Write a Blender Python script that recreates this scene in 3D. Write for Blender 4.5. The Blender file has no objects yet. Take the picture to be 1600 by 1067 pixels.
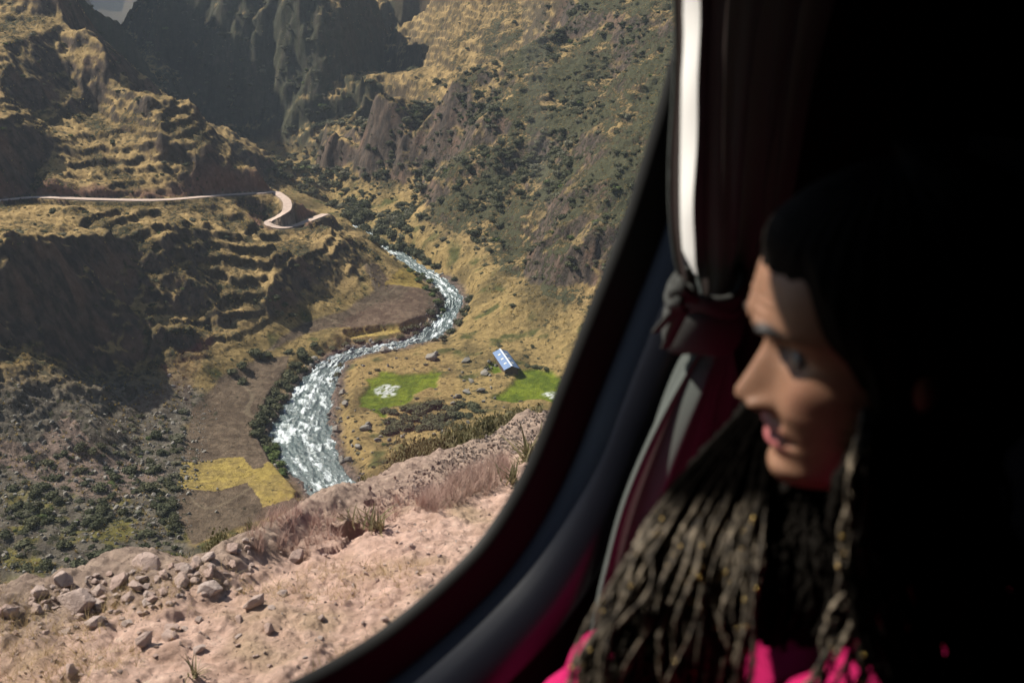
import bpy, bmesh, math, random
import numpy as np
from mathutils import Vector, Matrix, Euler, geometry
random.seed(7); RNG = np.random.default_rng(11)
S = bpy.context.scene; C = S.collection; R = math.radians
# ------------------------------------------------------------------ camera, light, exposure
PITCH = 22.0; F = 1500.0; CZ = 150.0
cam = bpy.data.cameras.new('camera'); camo = bpy.data.objects.new('camera', cam); C.objects.link(camo)
cam.sensor_width = 36; cam.lens = 36 * F / 1600; cam.clip_start = 0.05; cam.clip_end = 30000
camo.location = (0, 0, CZ); camo.rotation_euler = (R(90 - PITCH), 0, 0)
cam.dof.use_dof = True; cam.dof.focus_distance = 60; cam.dof.aperture_fstop = 5.4
S.camera = camo
SUN_AZ = 67.0      # degrees left of straight ahead
SUN_EL = 47.0
L = Vector((-math.sin(R(SUN_AZ)) * math.cos(R(SUN_EL)), math.cos(R(SUN_AZ)) * math.cos(R(SUN_EL)), math.sin(R(SUN_EL))))
w = bpy.data.worlds.new('World'); S.world = w; w.use_nodes = True
nt = w.node_tree; sky = nt.nodes.new('ShaderNodeTexSky'); sky.sky_type = 'NISHITA'; sky.sun_disc = False
sky.sun_elevation = R(SUN_EL); sky.sun_rotation = R(-SUN_AZ); sky.altitude = 3500
nt.links.new(sky.outputs[0], nt.nodes['Background'].inputs[0]); nt.nodes['Background'].inputs[1].default_value = 0.05
sl = bpy.data.lights.new('sun', 'SUN'); so = bpy.data.objects.new('sun', sl); C.objects.link(so)
sl.energy = 5.0; sl.angle = R(0.53); sl.color = (1, .93, .82); so.location = (0, 0, 400)
so.rotation_euler = L.to_track_quat('Z', 'Y').to_euler()
S.view_settings.view_transform = 'Standard'; S.view_settings.look = 'None'
S.view_settings.exposure = 0.95; S.view_settings.gamma = 1
S.render.engine = 'CYCLES'; S.cycles.use_denoising = True; S.cycles.volume_bounces = 0
S.cycles.max_bounces = 6; S.cycles.diffuse_bounces = 1; S.cycles.transparent_max_bounces = 12

# ------------------------------------------------------------------ helpers
SP, CP = math.sin(R(PITCH)), math.cos(R(PITCH))
def ray(u, v):
    a = (u - 800) / F; t = (533.5 - v) / F
    return Vector((a, CP + t * SP, -SP + t * CP))
def PY(u, v, y):
    d = ray(u, v); return Vector((d.x / d.y * y, y, CZ + d.z / d.y * y))
def PZ(u, v, z):
    d = ray(u, v); k = (z - CZ) / d.z; return Vector((d.x * k, d.y * k, z))
def proj(x, y, z):
    zz = z - CZ; dep = y * CP - zz * SP; dep = np.maximum(dep, 1e-3)
    return 800 + F * x / dep, 533.5 - F * (y * SP + zz * CP) / dep

def tag(o, label=None, cat=None, group=None, kind=None):
    if label: o['label'] = label
    if cat: o['category'] = cat
    if group: o['group'] = group
    if kind: o['kind'] = kind
    return o
def link(name, me, mat=None, parent=None):
    o = bpy.data.objects.new(name, me); C.objects.link(o)
    if mat is not None and me is not None and len(me.materials) == 0: me.materials.append(mat)
    if parent: o.parent = parent
    return o
def empty(name, loc=(0, 0, 0), rz=0):
    o = bpy.data.objects.new(name, None); C.objects.link(o); o.location = loc; o.rotation_euler = (0, 0, rz)
    o.empty_display_size = .1; return o
def mesh_np(name, V, Fc, smooth=True):
    V = np.ascontiguousarray(V, dtype=np.float32); Fc = np.ascontiguousarray(Fc, dtype=np.int32)
    me = bpy.data.meshes.new(name); n, k = Fc.shape
    me.vertices.add(len(V)); me.vertices.foreach_set('co', V.ravel())
    me.loops.add(n * k); me.loops.foreach_set('vertex_index', Fc.ravel())
    me.polygons.add(n); me.polygons.foreach_set('loop_start', np.arange(0, n * k, k, dtype=np.int32))
    me.polygons.foreach_set('loop_total', np.full(n, k, dtype=np.int32))
    me.polygons.foreach_set('use_smooth', np.full(n, smooth, dtype=bool))
    me.update(calc_edges=True); me.validate(); return me
def grid_faces(nr, nc, wrap=False):
    i = np.arange(nr - 1)[:, None]; j = np.arange(nc if wrap else nc - 1)[None, :]
    j2 = (j + 1) % nc
    return np.stack([i * nc + j, i * nc + j2, (i + 1) * nc + j2, (i + 1) * nc + j], -1).reshape(-1, 4)
def col_attr(me, name, col):
    a = me.color_attributes.new(name, 'FLOAT_COLOR', 'POINT')
    c = np.ones((len(me.vertices), 4), dtype=np.float32); c[:, :3] = col; a.data.foreach_set('color', c.ravel())

# --- numpy noise
_perm = RNG.permutation(65536)
_g = RNG.random(65536) * 2 * np.pi; _gx, _gy = np.cos(_g), np.sin(_g)
def pn(x, y, seed=0):
    xi = np.floor(x).astype(np.int64); yi = np.floor(y).astype(np.int64); xf = x - xi; yf = y - yi
    def gr(a, b, dx, dy):
        h = _perm[(_perm[(a + seed * 131) & 65535] + b) & 65535]; return _gx[h] * dx + _gy[h] * dy
    u = xf * xf * xf * (xf * (xf * 6 - 15) + 10); v = yf * yf * yf * (yf * (yf * 6 - 15) + 10)
    a = gr(xi, yi, xf, yf); b = gr(xi + 1, yi, xf - 1, yf); c = gr(xi, yi + 1, xf, yf - 1); d = gr(xi + 1, yi + 1, xf - 1, yf - 1)
    return (a * (1 - u) + b * u) * (1 - v) + (c * (1 - u) + d * u) * v * 1.0
def fbm(x, y, o=5, seed=0, gain=.5):
    s = 0; a = 1.0
    for i in range(o): s = s + a * pn(x * 2 ** i + 17.3 * i, y * 2 ** i - 9.1 * i, seed + i); a *= gain
    return s
def ridged(x, y, o=5, seed=0, gain=.5):
    s = 0; a = 1.0; wt = 1.0
    for i in range(o):
        n = 1 - np.abs(pn(x * 2 ** i + 5.7 * i, y * 2 ** i + 3.1 * i, seed + i)) * 2; n = n * n * wt
        wt = np.clip(n * 1.6, 0, 1); s = s + a * n; a *= gain
    return s
def sstep(a, b, x):
    t = np.clip((x - a) / (b - a), 0, 1); return t * t * (3 - 2 * t)
def poly_dist(px, py, pts):
    """distance to polyline, nearest z, param"""
    best = np.full(px.shape, 1e9); bz = np.zeros(px.shape); bs = np.zeros(px.shape); bw = np.zeros(px.shape)
    for i in range(len(pts) - 1):
        a, b = pts[i], pts[i + 1]; dx, dy = b[0] - a[0], b[1] - a[1]; l2 = dx * dx + dy * dy + 1e-9
        t = np.clip(((px - a[0]) * dx + (py - a[1]) * dy) / l2, 0, 1)
        d = np.hypot(px - a[0] - t * dx, py - a[1] - t * dy); m = d < best
        best = np.where(m, d, best); bz = np.where(m, a[2] + t * (b[2] - a[2]), bz)
        if len(a) > 3: bw = np.where(m, a[3] + t * (b[3] - a[3]), bw)
    return best, bz, bw
def in_poly(u, v, poly):
    ins = np.zeros(u.shape, bool); n = len(poly)
    for i in range(n):
        x1, y1 = poly[i]; x2, y2 = poly[(i + 1) % n]
        c = ((y1 > v) != (y2 > v)) & (u < (x2 - x1) * (v - y1) / (y2 - y1 + 1e-12) + x1); ins ^= c
    return ins
def smooth_line(pts, n=6):
    """Catmull-Rom through tuples"""
    P = [np.array(p, float) for p in pts]; out = []
    for i in range(len(P) - 1):
        p0 = P[max(i - 1, 0)]; p1 = P[i]; p2 = P[i + 1]; p3 = P[min(i + 2, len(P) - 1)]
        for k in range(n):
            t = k / n; out.append(.5 * ((2 * p1) + (p2 - p0) * t + (2 * p0 - 5 * p1 + 4 * p2 - p3) * t * t + (3 * p1 - p0 - 3 * p2 + p3) * t ** 3))
    out.append(P[-1]); return out

# --- node materials
class NM:
    def __init__(s, name):
        s.m = bpy.data.materials.new(name); s.m.use_nodes = True; s.t = s.m.node_tree; s.b = s.t.nodes['Principled BSDF']
        s.out = s.t.nodes['Material Output']
    def n(s, typ, **kw):
        nd = s.t.nodes.new(typ)
        for k, v in kw.items(): setattr(nd, k, v)
        return nd
    def l(s, a, b): s.t.links.new(a, b)
    def val(s, x, sock):
        if isinstance(x, (int, float)): sock.default_value = x
        elif isinstance(x, (tuple, list)): sock.default_value = (*x, 1) if len(x) == 3 and sock.type == 'RGBA' else x
        else: s.l(x, sock)
    def coord(s, which='Object'): return s.n('ShaderNodeTexCoord').outputs[which]
    def noise(s, scale, detail=4, rough=.55, vec=None, dist=0):
        nd = s.n('ShaderNodeTexNoise'); nd.inputs['Scale'].default_value = scale; nd.inputs['Detail'].default_value = detail
        nd.inputs['Roughness'].default_value = rough; nd.inputs['Distortion'].default_value = dist
        s.l(vec if vec is not None else s.coord(), nd.inputs['Vector']); return nd.outputs['Fac']
    def voro(s, scale, vec=None, feature='F1', out='Distance'):
        nd = s.n('ShaderNodeTexVoronoi'); nd.feature = feature; nd.inputs['Scale'].default_value = scale
        s.l(vec if vec is not None else s.coord(), nd.inputs['Vector']); return nd.outputs[out]
    def ramp(s, fac, stops):
        nd = s.n('ShaderNodeValToRGB'); e = nd.color_ramp.elements
        while len(e) < len(stops): e.new(.5)
        for i, (p, c) in enumerate(stops):
            e[i].position = p; e[i].color = (*c, 1) if not isinstance(c, (int, float)) else (c, c, c, 1)
        s.l(fac, nd.inputs[0]); return nd.outputs[0]
    def mix(s, fac, a, b, mode='MIX'):
        nd = s.n('ShaderNodeMix', data_type='RGBA', blend_type=mode); s.val(fac, nd.inputs[0])
        s.val(a, nd.inputs[6]); s.val(b, nd.inputs[7]); return nd.outputs[2]
    def math(s, op, a, b=0.0):
        nd = s.n('ShaderNodeMath', operation=op); s.val(a, nd.inputs[0]); s.val(b, nd.inputs[1]); return nd.outputs[0]
    def bump(s, h, strength=.5, dist=.1, normal=None):
        nd = s.n('ShaderNodeBump'); nd.inputs['Strength'].default_value = strength; nd.inputs['Distance'].default_value = dist
        s.l(h, nd.inputs['Height'])
        if normal is not None: s.l(normal, nd.inputs['Normal'])
        s.l(nd.outputs[0], s.b.inputs['Normal']); return nd.outputs[0]
    def base(s, c, rough=.9, spec=.2, metal=0):
        s.val(c, s.b.inputs['Base Color']); s.val(rough, s.b.inputs['Roughness']); s.val(spec, s.b.inputs['Specular IOR Level'])
        s.b.inputs['Metallic'].default_value = metal; return s
    def attr(s, name='Col'):
        nd = s.n('ShaderNodeAttribute'); nd.attribute_name = name; return nd.outputs['Color']
def plain(name, c, rough=.8, spec=.3, var=.25, scale=8, metal=0, bump=0, bd=.01):
    m = NM(name); n = m.noise(scale, 5)
    col = m.mix(n, tuple(x * (1 - var) for x in c), tuple(x * (1 + var) for x in c)); m.base(col, rough, spec, metal)
    if bump: m.bump(m.noise(scale * 3, 5), bump, bd)
    return m.m
QUAL_C, QUAL_R = 620, 980
# ------------------------------------------------------------------ valley terrain from ridge and slope lines
TP = []      # (x, y, z)
def at_z(u, v, z): p = PZ(u, v, z); TP.append(tuple(p)); return p
def at_y(u, v, y): p = PY(u, v, y); TP.append(tuple(p)); return p
def path(u0, v0, z0, segs):
    """walk up a slope: each (u, v, s) is met by a slope of s from the last point"""
    p = at_z(u0, v0, z0); y, z = p.y, p.z
    for u, v, s in segs:
        d = ray(u, v); r = -d.z / d.y; y = (CZ - z + s * y) / (s + r); p = at_y(u, v, y); z = p.z
    return p
def back(p, dy, dz, dx=0): TP.append((p.x + dx, p.y + dy, p.z + dz)); return Vector(TP[-1])
ROADA = [(-120, 322, 61), (-60, 318, 58), (0, 314, 55), (60, 309, 53), (150, 312, 50), (250, 313, 46.5), (330, 307, 43), (385, 303.5, 40.5), (412, 302, 39), (428, 301, 38.2), (437, 305, 37.6), (448, 315, 36.5), (448, 328, 34.5),
         (436, 338, 32.2), (420, 347, 30), (424, 353, 29), (442, 356, 28), (465, 352, 26.8), (485, 344, 25.8), (508, 335, 24.5)]
road_pts = [tuple(PZ(*p)) for p in ROADA]; road_s = smooth_line(road_pts, 5)
# left mountain, columns from the valley floor upwards to the crest
for u, v, z in ROADA[:10] + ROADA[12:]: at_z(u, v, z)
# below the road
path(0, 1000, 35, [])
path(-150, 860, 22, [(-150, 760, .1), (-150, 660, .35), (-150, 560, .5)])
path(0, 930, 14, [(0, 850, .03), (0, 760, .1), (0, 690, .25), (0, 640, .35), (0, 560, .6), (0, 480, .8), (10, 400, .9), (10, 345, 1.0)])
path(90, 930, 12, [(90, 850, .03), (100, 760, .05), (110, 690, .2), (110, 620, .3), (110, 540, .5), (110, 470, .7), (110, 395, .9), (110, 350, .5)])
path(200, 900, 10, [(200, 800, 0.0), (210, 720, -.02), (220, 650, .04), (220, 580, .25), (225, 520, .5), (225, 478, .8), (240, 400, .4), (240, 350, .45)])
path(310, 860, 6, [(300, 780, 0), (310, 700, -.02), (320, 640, .0), (335, 600, .1), (335, 550, .4), (330, 480, .42), (330, 400, .42), (330, 345, .4)])
path(390, 830, 4, [(380, 760, 0), (380, 700, 0), (385, 640, 0), (395, 590, 0), (400, 545, .15), (410, 500, .42), (415, 440, .45), (415, 380, .45)])
path(470, 540, 4, [(480, 505, .12), (490, 460, .42), (490, 400, .5), (470, 366, .5)])
path(560, 500, 5, [(545, 475, .2), (545, 430, .5), (520, 380, .55), (508, 345, .5)])
path(612, 470, 5, [(610, 440, .3), (590, 410, .45)])
for u, v, z in [(650, 480, 4.5), (640, 505, 4.5), (560, 515, 4.5), (600, 500, 4.5), (690, 470, 3.5), (670, 440, 3.5), (640, 430, 4), (630, 415, 4), (540, 530, 4), (460, 565, 3.8), (430, 620, 3.5), (410, 680, 3.3), (420, 730, 3), (450, 770, 3), (370, 850, 4)]: at_z(u, v, z)
# above the road : (u, v, slope)
path(0, 308, 57, [(0, 260, .9), (0, 175, .7), (0, 130, .3), (0, 60, .45), (0, 20, .3), (0, -80, .5), (0, -200, .4)])
path(-150, 320, 64, [(-150, 200, .45), (-150, 60, .3), (-150, -80, .3), (-150, -250, .3)])
path(100, 306, 54, [(100, 285, 1.0), (90, 215, .4), (60, 165, .35), (90, 120, .4), (90, 30, .8), (85, -30, .8), (60, -150, .6)])
p = path(190, 308, 49, [(185, 290, .9), (190, 235, .45), (150, 190, .4), (160, 170, .45), (180, 120, 1.0), (165, 60, 1.1)]); back(p, 60, -45); c1 = p
p = PY(120, 0, 575); TP.append(tuple(p)); back(p, 60, -40, -5)
p = path(265, 309, 45, [(270, 285, .7), (240, 240, .9), (235, 185, .8), (226, 135, .9)]); back(p, 70, -60); back(p, 22, -16)
p = path(300, 307, 44, [(310, 270, .9), (290, 220, .9), (285, 175, .5), (277, 150, .6)]); back(p, 60, -58); back(p, 20, -14)
p = path(350, 304, 42, [(355, 275, .8), (335, 230, .8), (318, 195, .6)]); back(p, 60, -55); back(p, 20, -14)
p = path(385, 300, 40.5, [(385, 280, .8), (365, 248, .7)]); back(p, 50, -45); back(p, 18, -14)
p = path(405, 299, 39.5, [(400, 281, .8)]); back(p, 45, -36); back(p, 15, -12)
p = at_z(420, 297, 39); back(p, 40, -32)
p = at_z(470, 322, 31.5); p = at_z(455, 335, 30.5); p = at_z(512, 330, 25); back(p, 45, -22)
p = at_z(560, 385, 11); back(p, 40, -10); p = at_z(600, 395, 6)
# ridge left of the frame that shades the ravine
for x, y, z in [(-330, 300, 45), (-300, 345, 68), (-285, 385, 66), (-330, 240, 35), (-500, 400, 110), (-600, 600, 190), (-260, 240, 20)]: TP.append((x, y, z))
TP += [(-500, 860, 420), (-530, 930, 460), (-600, 850, 470), (-700, 900, 480), (-620, 1000, 480), (-330, 700, 45), (-300, 640, 35), (-360, 760, 55), (-400, 850, 80), (-430, 930, 78), (-460, 1000, 75), (-370, 800, 70), (-420, 1240, 60), (-540, 1240, 60)]  # unseen peaks added to shade the far gorge wall, with a low gap beside them
# valley floor of the gorge
for u, v, z in [(640, 405, 2), (600, 370, 2), (560, 345, 2), (520, 315, 2), (480, 285, 2), (450, 262, 3), (430, 245, 5), (620, 385, 2), (500, 325, 3), (650, 395, 3)]: at_z(u, v, z)
# far gorge wall
for u, b, z0 in [(430, 240, 6), (370, 225, 12), (300, 190, 25), (500, 250, 6), (555, 235, 12)]:
    q = path(u, b, z0, [(u - 10, b - 60, .9 if u < 520 else .8), (u - 15, b - 130, 1.9), (u - 20, b - 200, 1.8), (u - 30, -20, 1.5), (u - 40, -120, 1.0)])
q = path(250, 120, 60, [(235, 75, .8), (245, 25, 1.2)]); back(q, 90, -60)
q = path(215, 90, 68, [(203, 42, .9)]); back(q, 80, -50)
q = path(180, 70, 74, [(178, 62, .8)]); back(q, 80, -50)
q = path(275, 130, 50, [(290, 60, 1.0), (268, 12, 1.1), (275, -40, 1.0)]); back(q, 90, -30)
q = path(575, 175, 30, [(577, 130, .9), (578, 80, 2.2), (575, 30, 2.6), (560, 8, 1.2)]); back(q, 60, -40, 20)
q = path(590, 150, 36, [(594, 120, 1.2), (600, 90, 2.2), (596, 62, 1.8)]); back(q, 55, -30, 14)
# middle spur
p = path(520, 250, 14, [(530, 200, .5), (545, 170, .5), (575, 140, .5), (605, 110, .55)]); apex = p; back(p, 45, -35)
path(600, 330, 4, [(605, 290, .45), (610, 240, .8), (612, 180, 1.4), (608, 135, 1.6)])
path(560, 320, 4, [(555, 270, .4), (560, 220, .8)])
path(650, 330, 8, [(655, 290, .4), (650, 245, .55), (645, 205, 1.0), (632, 150, 1.3)])
for u, v, y in [(690, 225, 640), (680, 180, 700), (660, 145, 730), (640, 128, 745)]: at_y(u, v, y)
for u, v, y in [(515, 205, 650), (505, 260, 640), (480, 262, 700)]: at_y(u, v, y)
# far golden terraced slope
for u, y0 in [(600, 860), (650, 800), (700, 760), (750, 730), (820, 700)]:
    d = PY(u, 105, y0); TP.append(tuple(d)); y, z = d.y, d.z
    for v, s in [(60, .5), (10, .5), (-50, .5), (-150, .6)]:
        dd = ray(u, v); r = -dd.z / dd.y; y = (CZ - z + s * y) / (s + r); pp = at_y(u, v, y); z = pp.z
# right hill
path(660, 400, 4, [(680, 350, .4), (690, 300, .45), (700, 250, .45), (720, 200, .75), (735, 150, .7), (735, 115, .4)])
path(720, 425, 4, [(745, 350, .45), (760, 290, .5), (790, 275, .4), (790, 225, 1.1), (790, 180, .9), (800, 150, .35), (820, 100, .5), (830, 60, .45), (860, 55, .3), (880, 10, 1.6), (890, -60, .5)])
path(740, 470, 5, [(770, 430, .35), (800, 395, .5), (820, 350, .45), (850, 300, .5), (850, 250, .6), (880, 200, .5), (930, 130, .5), (960, 60, .5), (970, 20, .8), (980, -80, .5)])
path(760, 505, 5, [(800, 470, .4), (850, 445, .45), (870, 400, 1.1), (880, 350, .9), (905, 320, .5), (920, 250, .5), (950, 180, .5), (1000, 100, .5), (1040, 30, .5), (1060, -80, .5)])
path(870, 535, 5.5, [(890, 500, .4), (920, 450, .6), (940, 400, 1.2), (960, 340, .9), (980, 290, .5), (1010, 200, .5), (1050, 110, .5), (1100, 20, .5)])
path(960, 590, 6, [(990, 520, .4), (1020, 440, .6), (1050, 350, .6), (1100, 250, .6), (1160, 130, .55)])
path(1150, 620, 10, [(1200, 500, .6), (1260, 350, .6), (1350, 200, .6), (1400, 0, .6)])
path(800, 620, 3, [(800, 560, .01), (790, 520, .02)]); path(700, 640, 2.5, [(700, 590, 0), (720, 545, 0), (730, 515, 0)])
path(600, 700, 2.5, [(600, 640, 0), (600, 590, 0), (570, 570, 0)]); path(880, 640, 3, [(880, 590, .01), (860, 545, .02)])
path(560, 780, 3, [(560, 740, 0), (555, 690, 0), (540, 640, 0), (530, 600, 0)]); path(900, 760, 12, [(960, 680, .05)])
# river
RIV = [(560, 352, 4), (600, 385, 5), (630, 402, 6), (652, 418, 5), (680, 436, 6.5), (703, 457, 7.5), (708, 475, 6), (700, 490, 6.5), (688, 508, 8), (668, 525, 8), (640, 535, 5.5), (600, 543, 5.5), (560, 550, 6), (528, 562, 6), (505, 585, 10), (490, 612, 13.5), (474, 650, 16), (470, 685, 17), (486, 720, 15), (512, 752, 12), (540, 790, 12), (570, 830, 12), (600, 900, 12)]
riv_pts = [(*tuple(PZ(u, v, 0)), wd * .56) for u, v, wd in RIV]; riv_s = smooth_line(riv_pts, 6)
for p in riv_pts: TP.append((p[0], p[1], 0))
# near slope under the bus road and outer rim
for k in (-1.3, -.8, -.5, -.25, 0, .25, .5, .9):
    for y, z in [(20, 118), (45, 96), (90, 62), (135, 40)]:
        TP.append((k * y, y, z - (8 if k < -.2 else 0) + (12 if k > .2 else 0)))
for k, z in [(-.7, 22), (-.45, 8), (-.3, 6), (-.15, 6), (.0, 6), (.15, 12), (.35, 25)]: TP.append((k * 190, 190, z))
for x, y, z in [(400, 300, 60), (500, 600, 260), (300, 900, 330), (0, 1250, 330), (-300, 1250, 330), (-600, 1250, 200), (-700, 900, 200), (700, 1250, 500), (-1100, 1250, 250), (-1000, 300, 150), (900, 300, 300), (150, 100, 80), (-300, 100, 60), (-1700, 1260, 500), (1200, 1260, 500), (120, 15, 130), (-160, 15, 110)]: TP.append((x, y, z))
TPa = np.array(TP)
_, uq = np.unique(np.round(TPa[:, :2] / 2.5), axis=0, return_index=True); TPa = TPa[np.sort(uq)]
dv, de, df, *_r = geometry.delaunay_2d_cdt([Vector(p[:2]) for p in TPa], [], [], 0, 1e-4)
tri = np.array([f for f in df if len(f) == 3]); dvv = np.array([list(v) for v in dv])
idx = [int(np.argmin(((TPa[:, :2] - v) ** 2).sum(1))) for v in dvv]; tz = TPa[idx, 2]
def tin(x, y):
    sh = x.shape; x = x.ravel(); y = y.ravel(); z = np.full(x.shape, np.nan)
    order = np.argsort(y, kind='stable'); ys = y[order]
    for t in tri:
        a, b, c = dvv[t]; lo, hi = min(a[1], b[1], c[1]), max(a[1], b[1], c[1])
        i0, i1 = np.searchsorted(ys, [lo, hi]); ii = order[i0:i1]
        if len(ii) == 0: continue
        xx, yy = x[ii], y[ii]; m = (xx >= min(a[0], b[0], c[0])) & (xx <= max(a[0], b[0], c[0])); ii = ii[m]; xx = xx[m]; yy = yy[m]
        d = (b[1] - c[1]) * (a[0] - c[0]) + (c[0] - b[0]) * (a[1] - c[1])
        if abs(d) < 1e-9: continue
        l1 = ((b[1] - c[1]) * (xx - c[0]) + (c[0] - b[0]) * (yy - c[1])) / d
        l2 = ((c[1] - a[1]) * (xx - c[0]) + (a[0] - c[0]) * (yy - c[1])) / d; l3 = 1 - l1 - l2
        m = (l1 >= -1e-6) & (l2 >= -1e-6) & (l3 >= -1e-6)
        z[ii[m]] = (l1 * tz[t[0]] + l2 * tz[t[1]] + l3 * tz[t[2]])[m]
    return z.reshape(sh)
NC, NRW = QUAL_C, QUAL_R
kk = np.concatenate([np.linspace(-1.25, -.68, 60, endpoint=False), np.linspace(-.68, .26, NC, endpoint=False), np.linspace(.26, .7, 40)])
yy1 = np.exp(np.linspace(math.log(25), math.log(190), 60, endpoint=False)); yy2 = np.exp(np.linspace(math.log(190), math.log(1240), NRW))
ya = np.concatenate([yy1, yy2]); GY, GK = np.meshgrid(ya, kk, indexing='ij'); GX = GK * GY
# domain warp, faded out over the flat valley floor
flat0 = tin(GX, GY); flat0 = np.nan_to_num(flat0, nan=60)
hi = sstep(6, 22, flat0)
wx = fbm(GX / 60, GY / 60, 4, 3) * 16 * hi; wy = fbm(GX / 60, GY / 60, 4, 9) * 16 * hi
Z0 = tin(GX + wx, GY + wy); Z0 = np.where(np.isnan(Z0), flat0, Z0)
def blur(Z, n):
    for _ in range(n):
        P_ = np.pad(Z, 1, mode='edge'); Z = (P_[:-2, 1:-1] + P_[2:, 1:-1] + P_[1:-1, :-2] + P_[1:-1, 2:] + 2 * Z) / 6
    return Z
Z0 = blur(Z0, 8)
U0, V0 = proj(GX, GY, Z0)
gy_, gx_ = np.gradient(Z0); 
dYs = np.gradient(ya)[:, None]; dZy = gy_ / dYs - 0
slope0 = np.hypot(np.gradient(Z0, axis=1) / (np.gradient(kk)[None, :] * GY), dZy)
slope0 = blur(slope0, 6); rockm = sstep(.75, 1.15, slope0 + fbm(GX / 25, GY / 25, 4, 31) * .5)
far = sstep(600, 800, GY)
Z = Z0.copy()
rg = ridged(GX / 95 + .3 * fbm(GX / 50, GY / 50, 3, 41), GY / 95, 6, 5, .52)
gt = blur((1.0 * ((GY > 690) & (GX > -150) & (Z0 > 40))), 10); Z += hi * (rg - .9) * (3.2 + 1.5 * rockm + 2 * far) * (1 - .8 * gt)
lf_ = (GX < -60) * (GY < 640); Z += hi * fbm(GX / 30, GY / 30, 6, 21, .55) * (1 - .35 * lf_) * (2.2 + 2.0 * rockm) * (1 - .6 * gt)
Z += hi * rockm * (ridged(GX / 22, GY / 40, 5, 77, .6) - .9) * 1.5
Z += far * (GX < -100) * rockm * (fbm(GX / 16, GY / 16, 5, 611, .6) * 7 + ridged(GX / 30, GY / 14, 4, 613, .55) * 4)
# terraces
def terr_zone(poly, soft=1):
    return in_poly(U0 + 25 * fbm(GX / 30, GY / 30, 3, 55), V0 + 15 * fbm(GX / 30, GY / 30, 3, 56), poly).astype(float)
T = np.clip(.2 + sstep(-.05, .3, fbm(GX / 70, GY / 70, 3, 61)) * .5, 0, 1)
T = np.maximum(T, .95 * terr_zone([(120, 330), (430, 335), (520, 350), (620, 430), (600, 500), (420, 540), (330, 510), (240, 420)]) * (GY < 480))
T = np.maximum(T, gt)
T = np.maximum(T, .8 * terr_zone([(760, -50), (1060, -50), (1060, 200), (900, 300), (820, 160)]))
T = np.maximum(T, .7 * terr_zone([(0, 100), (250, 120), (420, 300), (200, 300), (0, 200)]) * (GY < 650))
T = blur(T * hi * (1 - rockm * (1 - gt)), 4)
hT = 4.2 + 1.6 * far
wob = fbm(GX / 60, GY / 60, 4, 71) * 1.8 + fbm(GX / 9, GY / 9, 3, 72) * .14
f = Z / hT + wob; fl = np.floor(f); fr = f - fl
st = fl + .25 * fr + .75 * sstep(.66, .93, fr)
Z = Z + T * ((st - wob) * hT - Z)
# valley floor relief
fm = 1 - hi
Z += fm * (fbm(GX / 18, GY / 18, 5, 81) * .9 + np.abs(fbm(GX / 5, GY / 5, 4, 82)) * .5)
# small knobs (tussocks, shrubby lumps)
Z += hi * fbm(GX / 4.5, GY / 4.5, 4, 91, .65) * .85 + hi * (np.abs(fbm(GX / 7, GY / 7, 4, 93, .6)) - .2) * 1.3
# keep the road in sight over the ground in front of it
rk = np.array([p[0] / p[1] for p in road_s]); ry = np.array([p[1] for p in road_s]); rr_ = np.array([(p[2] - CZ) / p[1] for p in road_s]); nA = int(np.argmax(rk[:50]))
nA = 45; o_ = np.argsort(rk[:nA]); ryk = np.interp(GK, rk[:nA][o_], ry[:nA][o_]); rrk = np.interp(GK, rk[:nA][o_], rr_[:nA][o_])
lim = CZ + (rrk - .006) * GY - .5 - .9 * np.abs(fbm(GX / 7, GY / 7, 3, 133)) - .012 * np.maximum(ryk - GY, 0)
okk = (GK > rk[:nA].min() - .03) & (GK < -.2) & (GY < ryk - 4); Z = np.where(okk, np.minimum(Z, lim), Z)
# road bench
rd, rz, _ = poly_dist(GX, GY, road_s); m = 1 - sstep(2.0, 7.5, rd + 1.2 * fbm(GX / 5, GY / 5, 3, 97)); m = np.where(Z > rz, 1 - sstep(2.2, 4.8, rd), m); Z = Z * (1 - m) + (rz - .15) * m
# river channel
vd, vz, vw = poly_dist(GX, GY, riv_s); vn = vd + fbm(GX / 7, GY / 7, 3, 95) * 2.0
m = 1 - sstep(vw * .85, vw + 2.8, vn); Z = Z * (1 - m) + (-1.1) * m
m2 = (1 - sstep(vw + 3, vw + 9, vn)) * (1 - m); Z = Z * (1 - m2) + (.7 + .4 * fbm(GX / 3, GY / 3, 3, 96)) * m2
# terrace step walls of the river fields
U1, V1 = proj(GX, GY, Z)
FY = 1 * (GY < 520)
def zone(poly, a=5, s=9, seed=1): return in_poly(U1 + a * fbm(GX / s, GY / s, 3, seed), V1 + a * .6 * fbm(GX / s, GY / s, 3, seed + 1), poly) & (GY < 520)
brown_a = zone([(590, 415), (612, 445), (655, 448), (684, 455), (690, 470), (680, 492), (655, 504), (600, 506), (530, 512), (480, 520), (430, 545), (410, 552), (470, 505), (540, 485), (585, 455), (570, 420)], 4)
strip_y = zone([(535, 517), (560, 510), (648, 506), (652, 515), (600, 524), (545, 525)], 2)
brown_b = zone([(455, 556), (400, 560), (345, 590), (300, 640), (285, 730), (275, 800), (300, 850), (470, 790), (430, 745), (405, 690), (415, 640), (440, 590)], 5)
yel = zone([(285, 722), (380, 713), (395, 732), (425, 728), (468, 775), (410, 790), (405, 775), (385, 752), (335, 765), (275, 765)], 2.5, 4)
flatten = blur((brown_a | brown_b | yel).astype(float), 3)
Z = Z * (1 - flatten) + (np.clip(Z0, 1, 30) + .25 * fbm(GX / 12, GY / 12, 3, 99) + .12 * fbm(GX / 1.2, GY / 1.2, 2, 98)) * flatten
sy = blur(strip_y.astype(float), 1); Z = Z * (1 - sy) + 1.6 * sy
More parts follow.
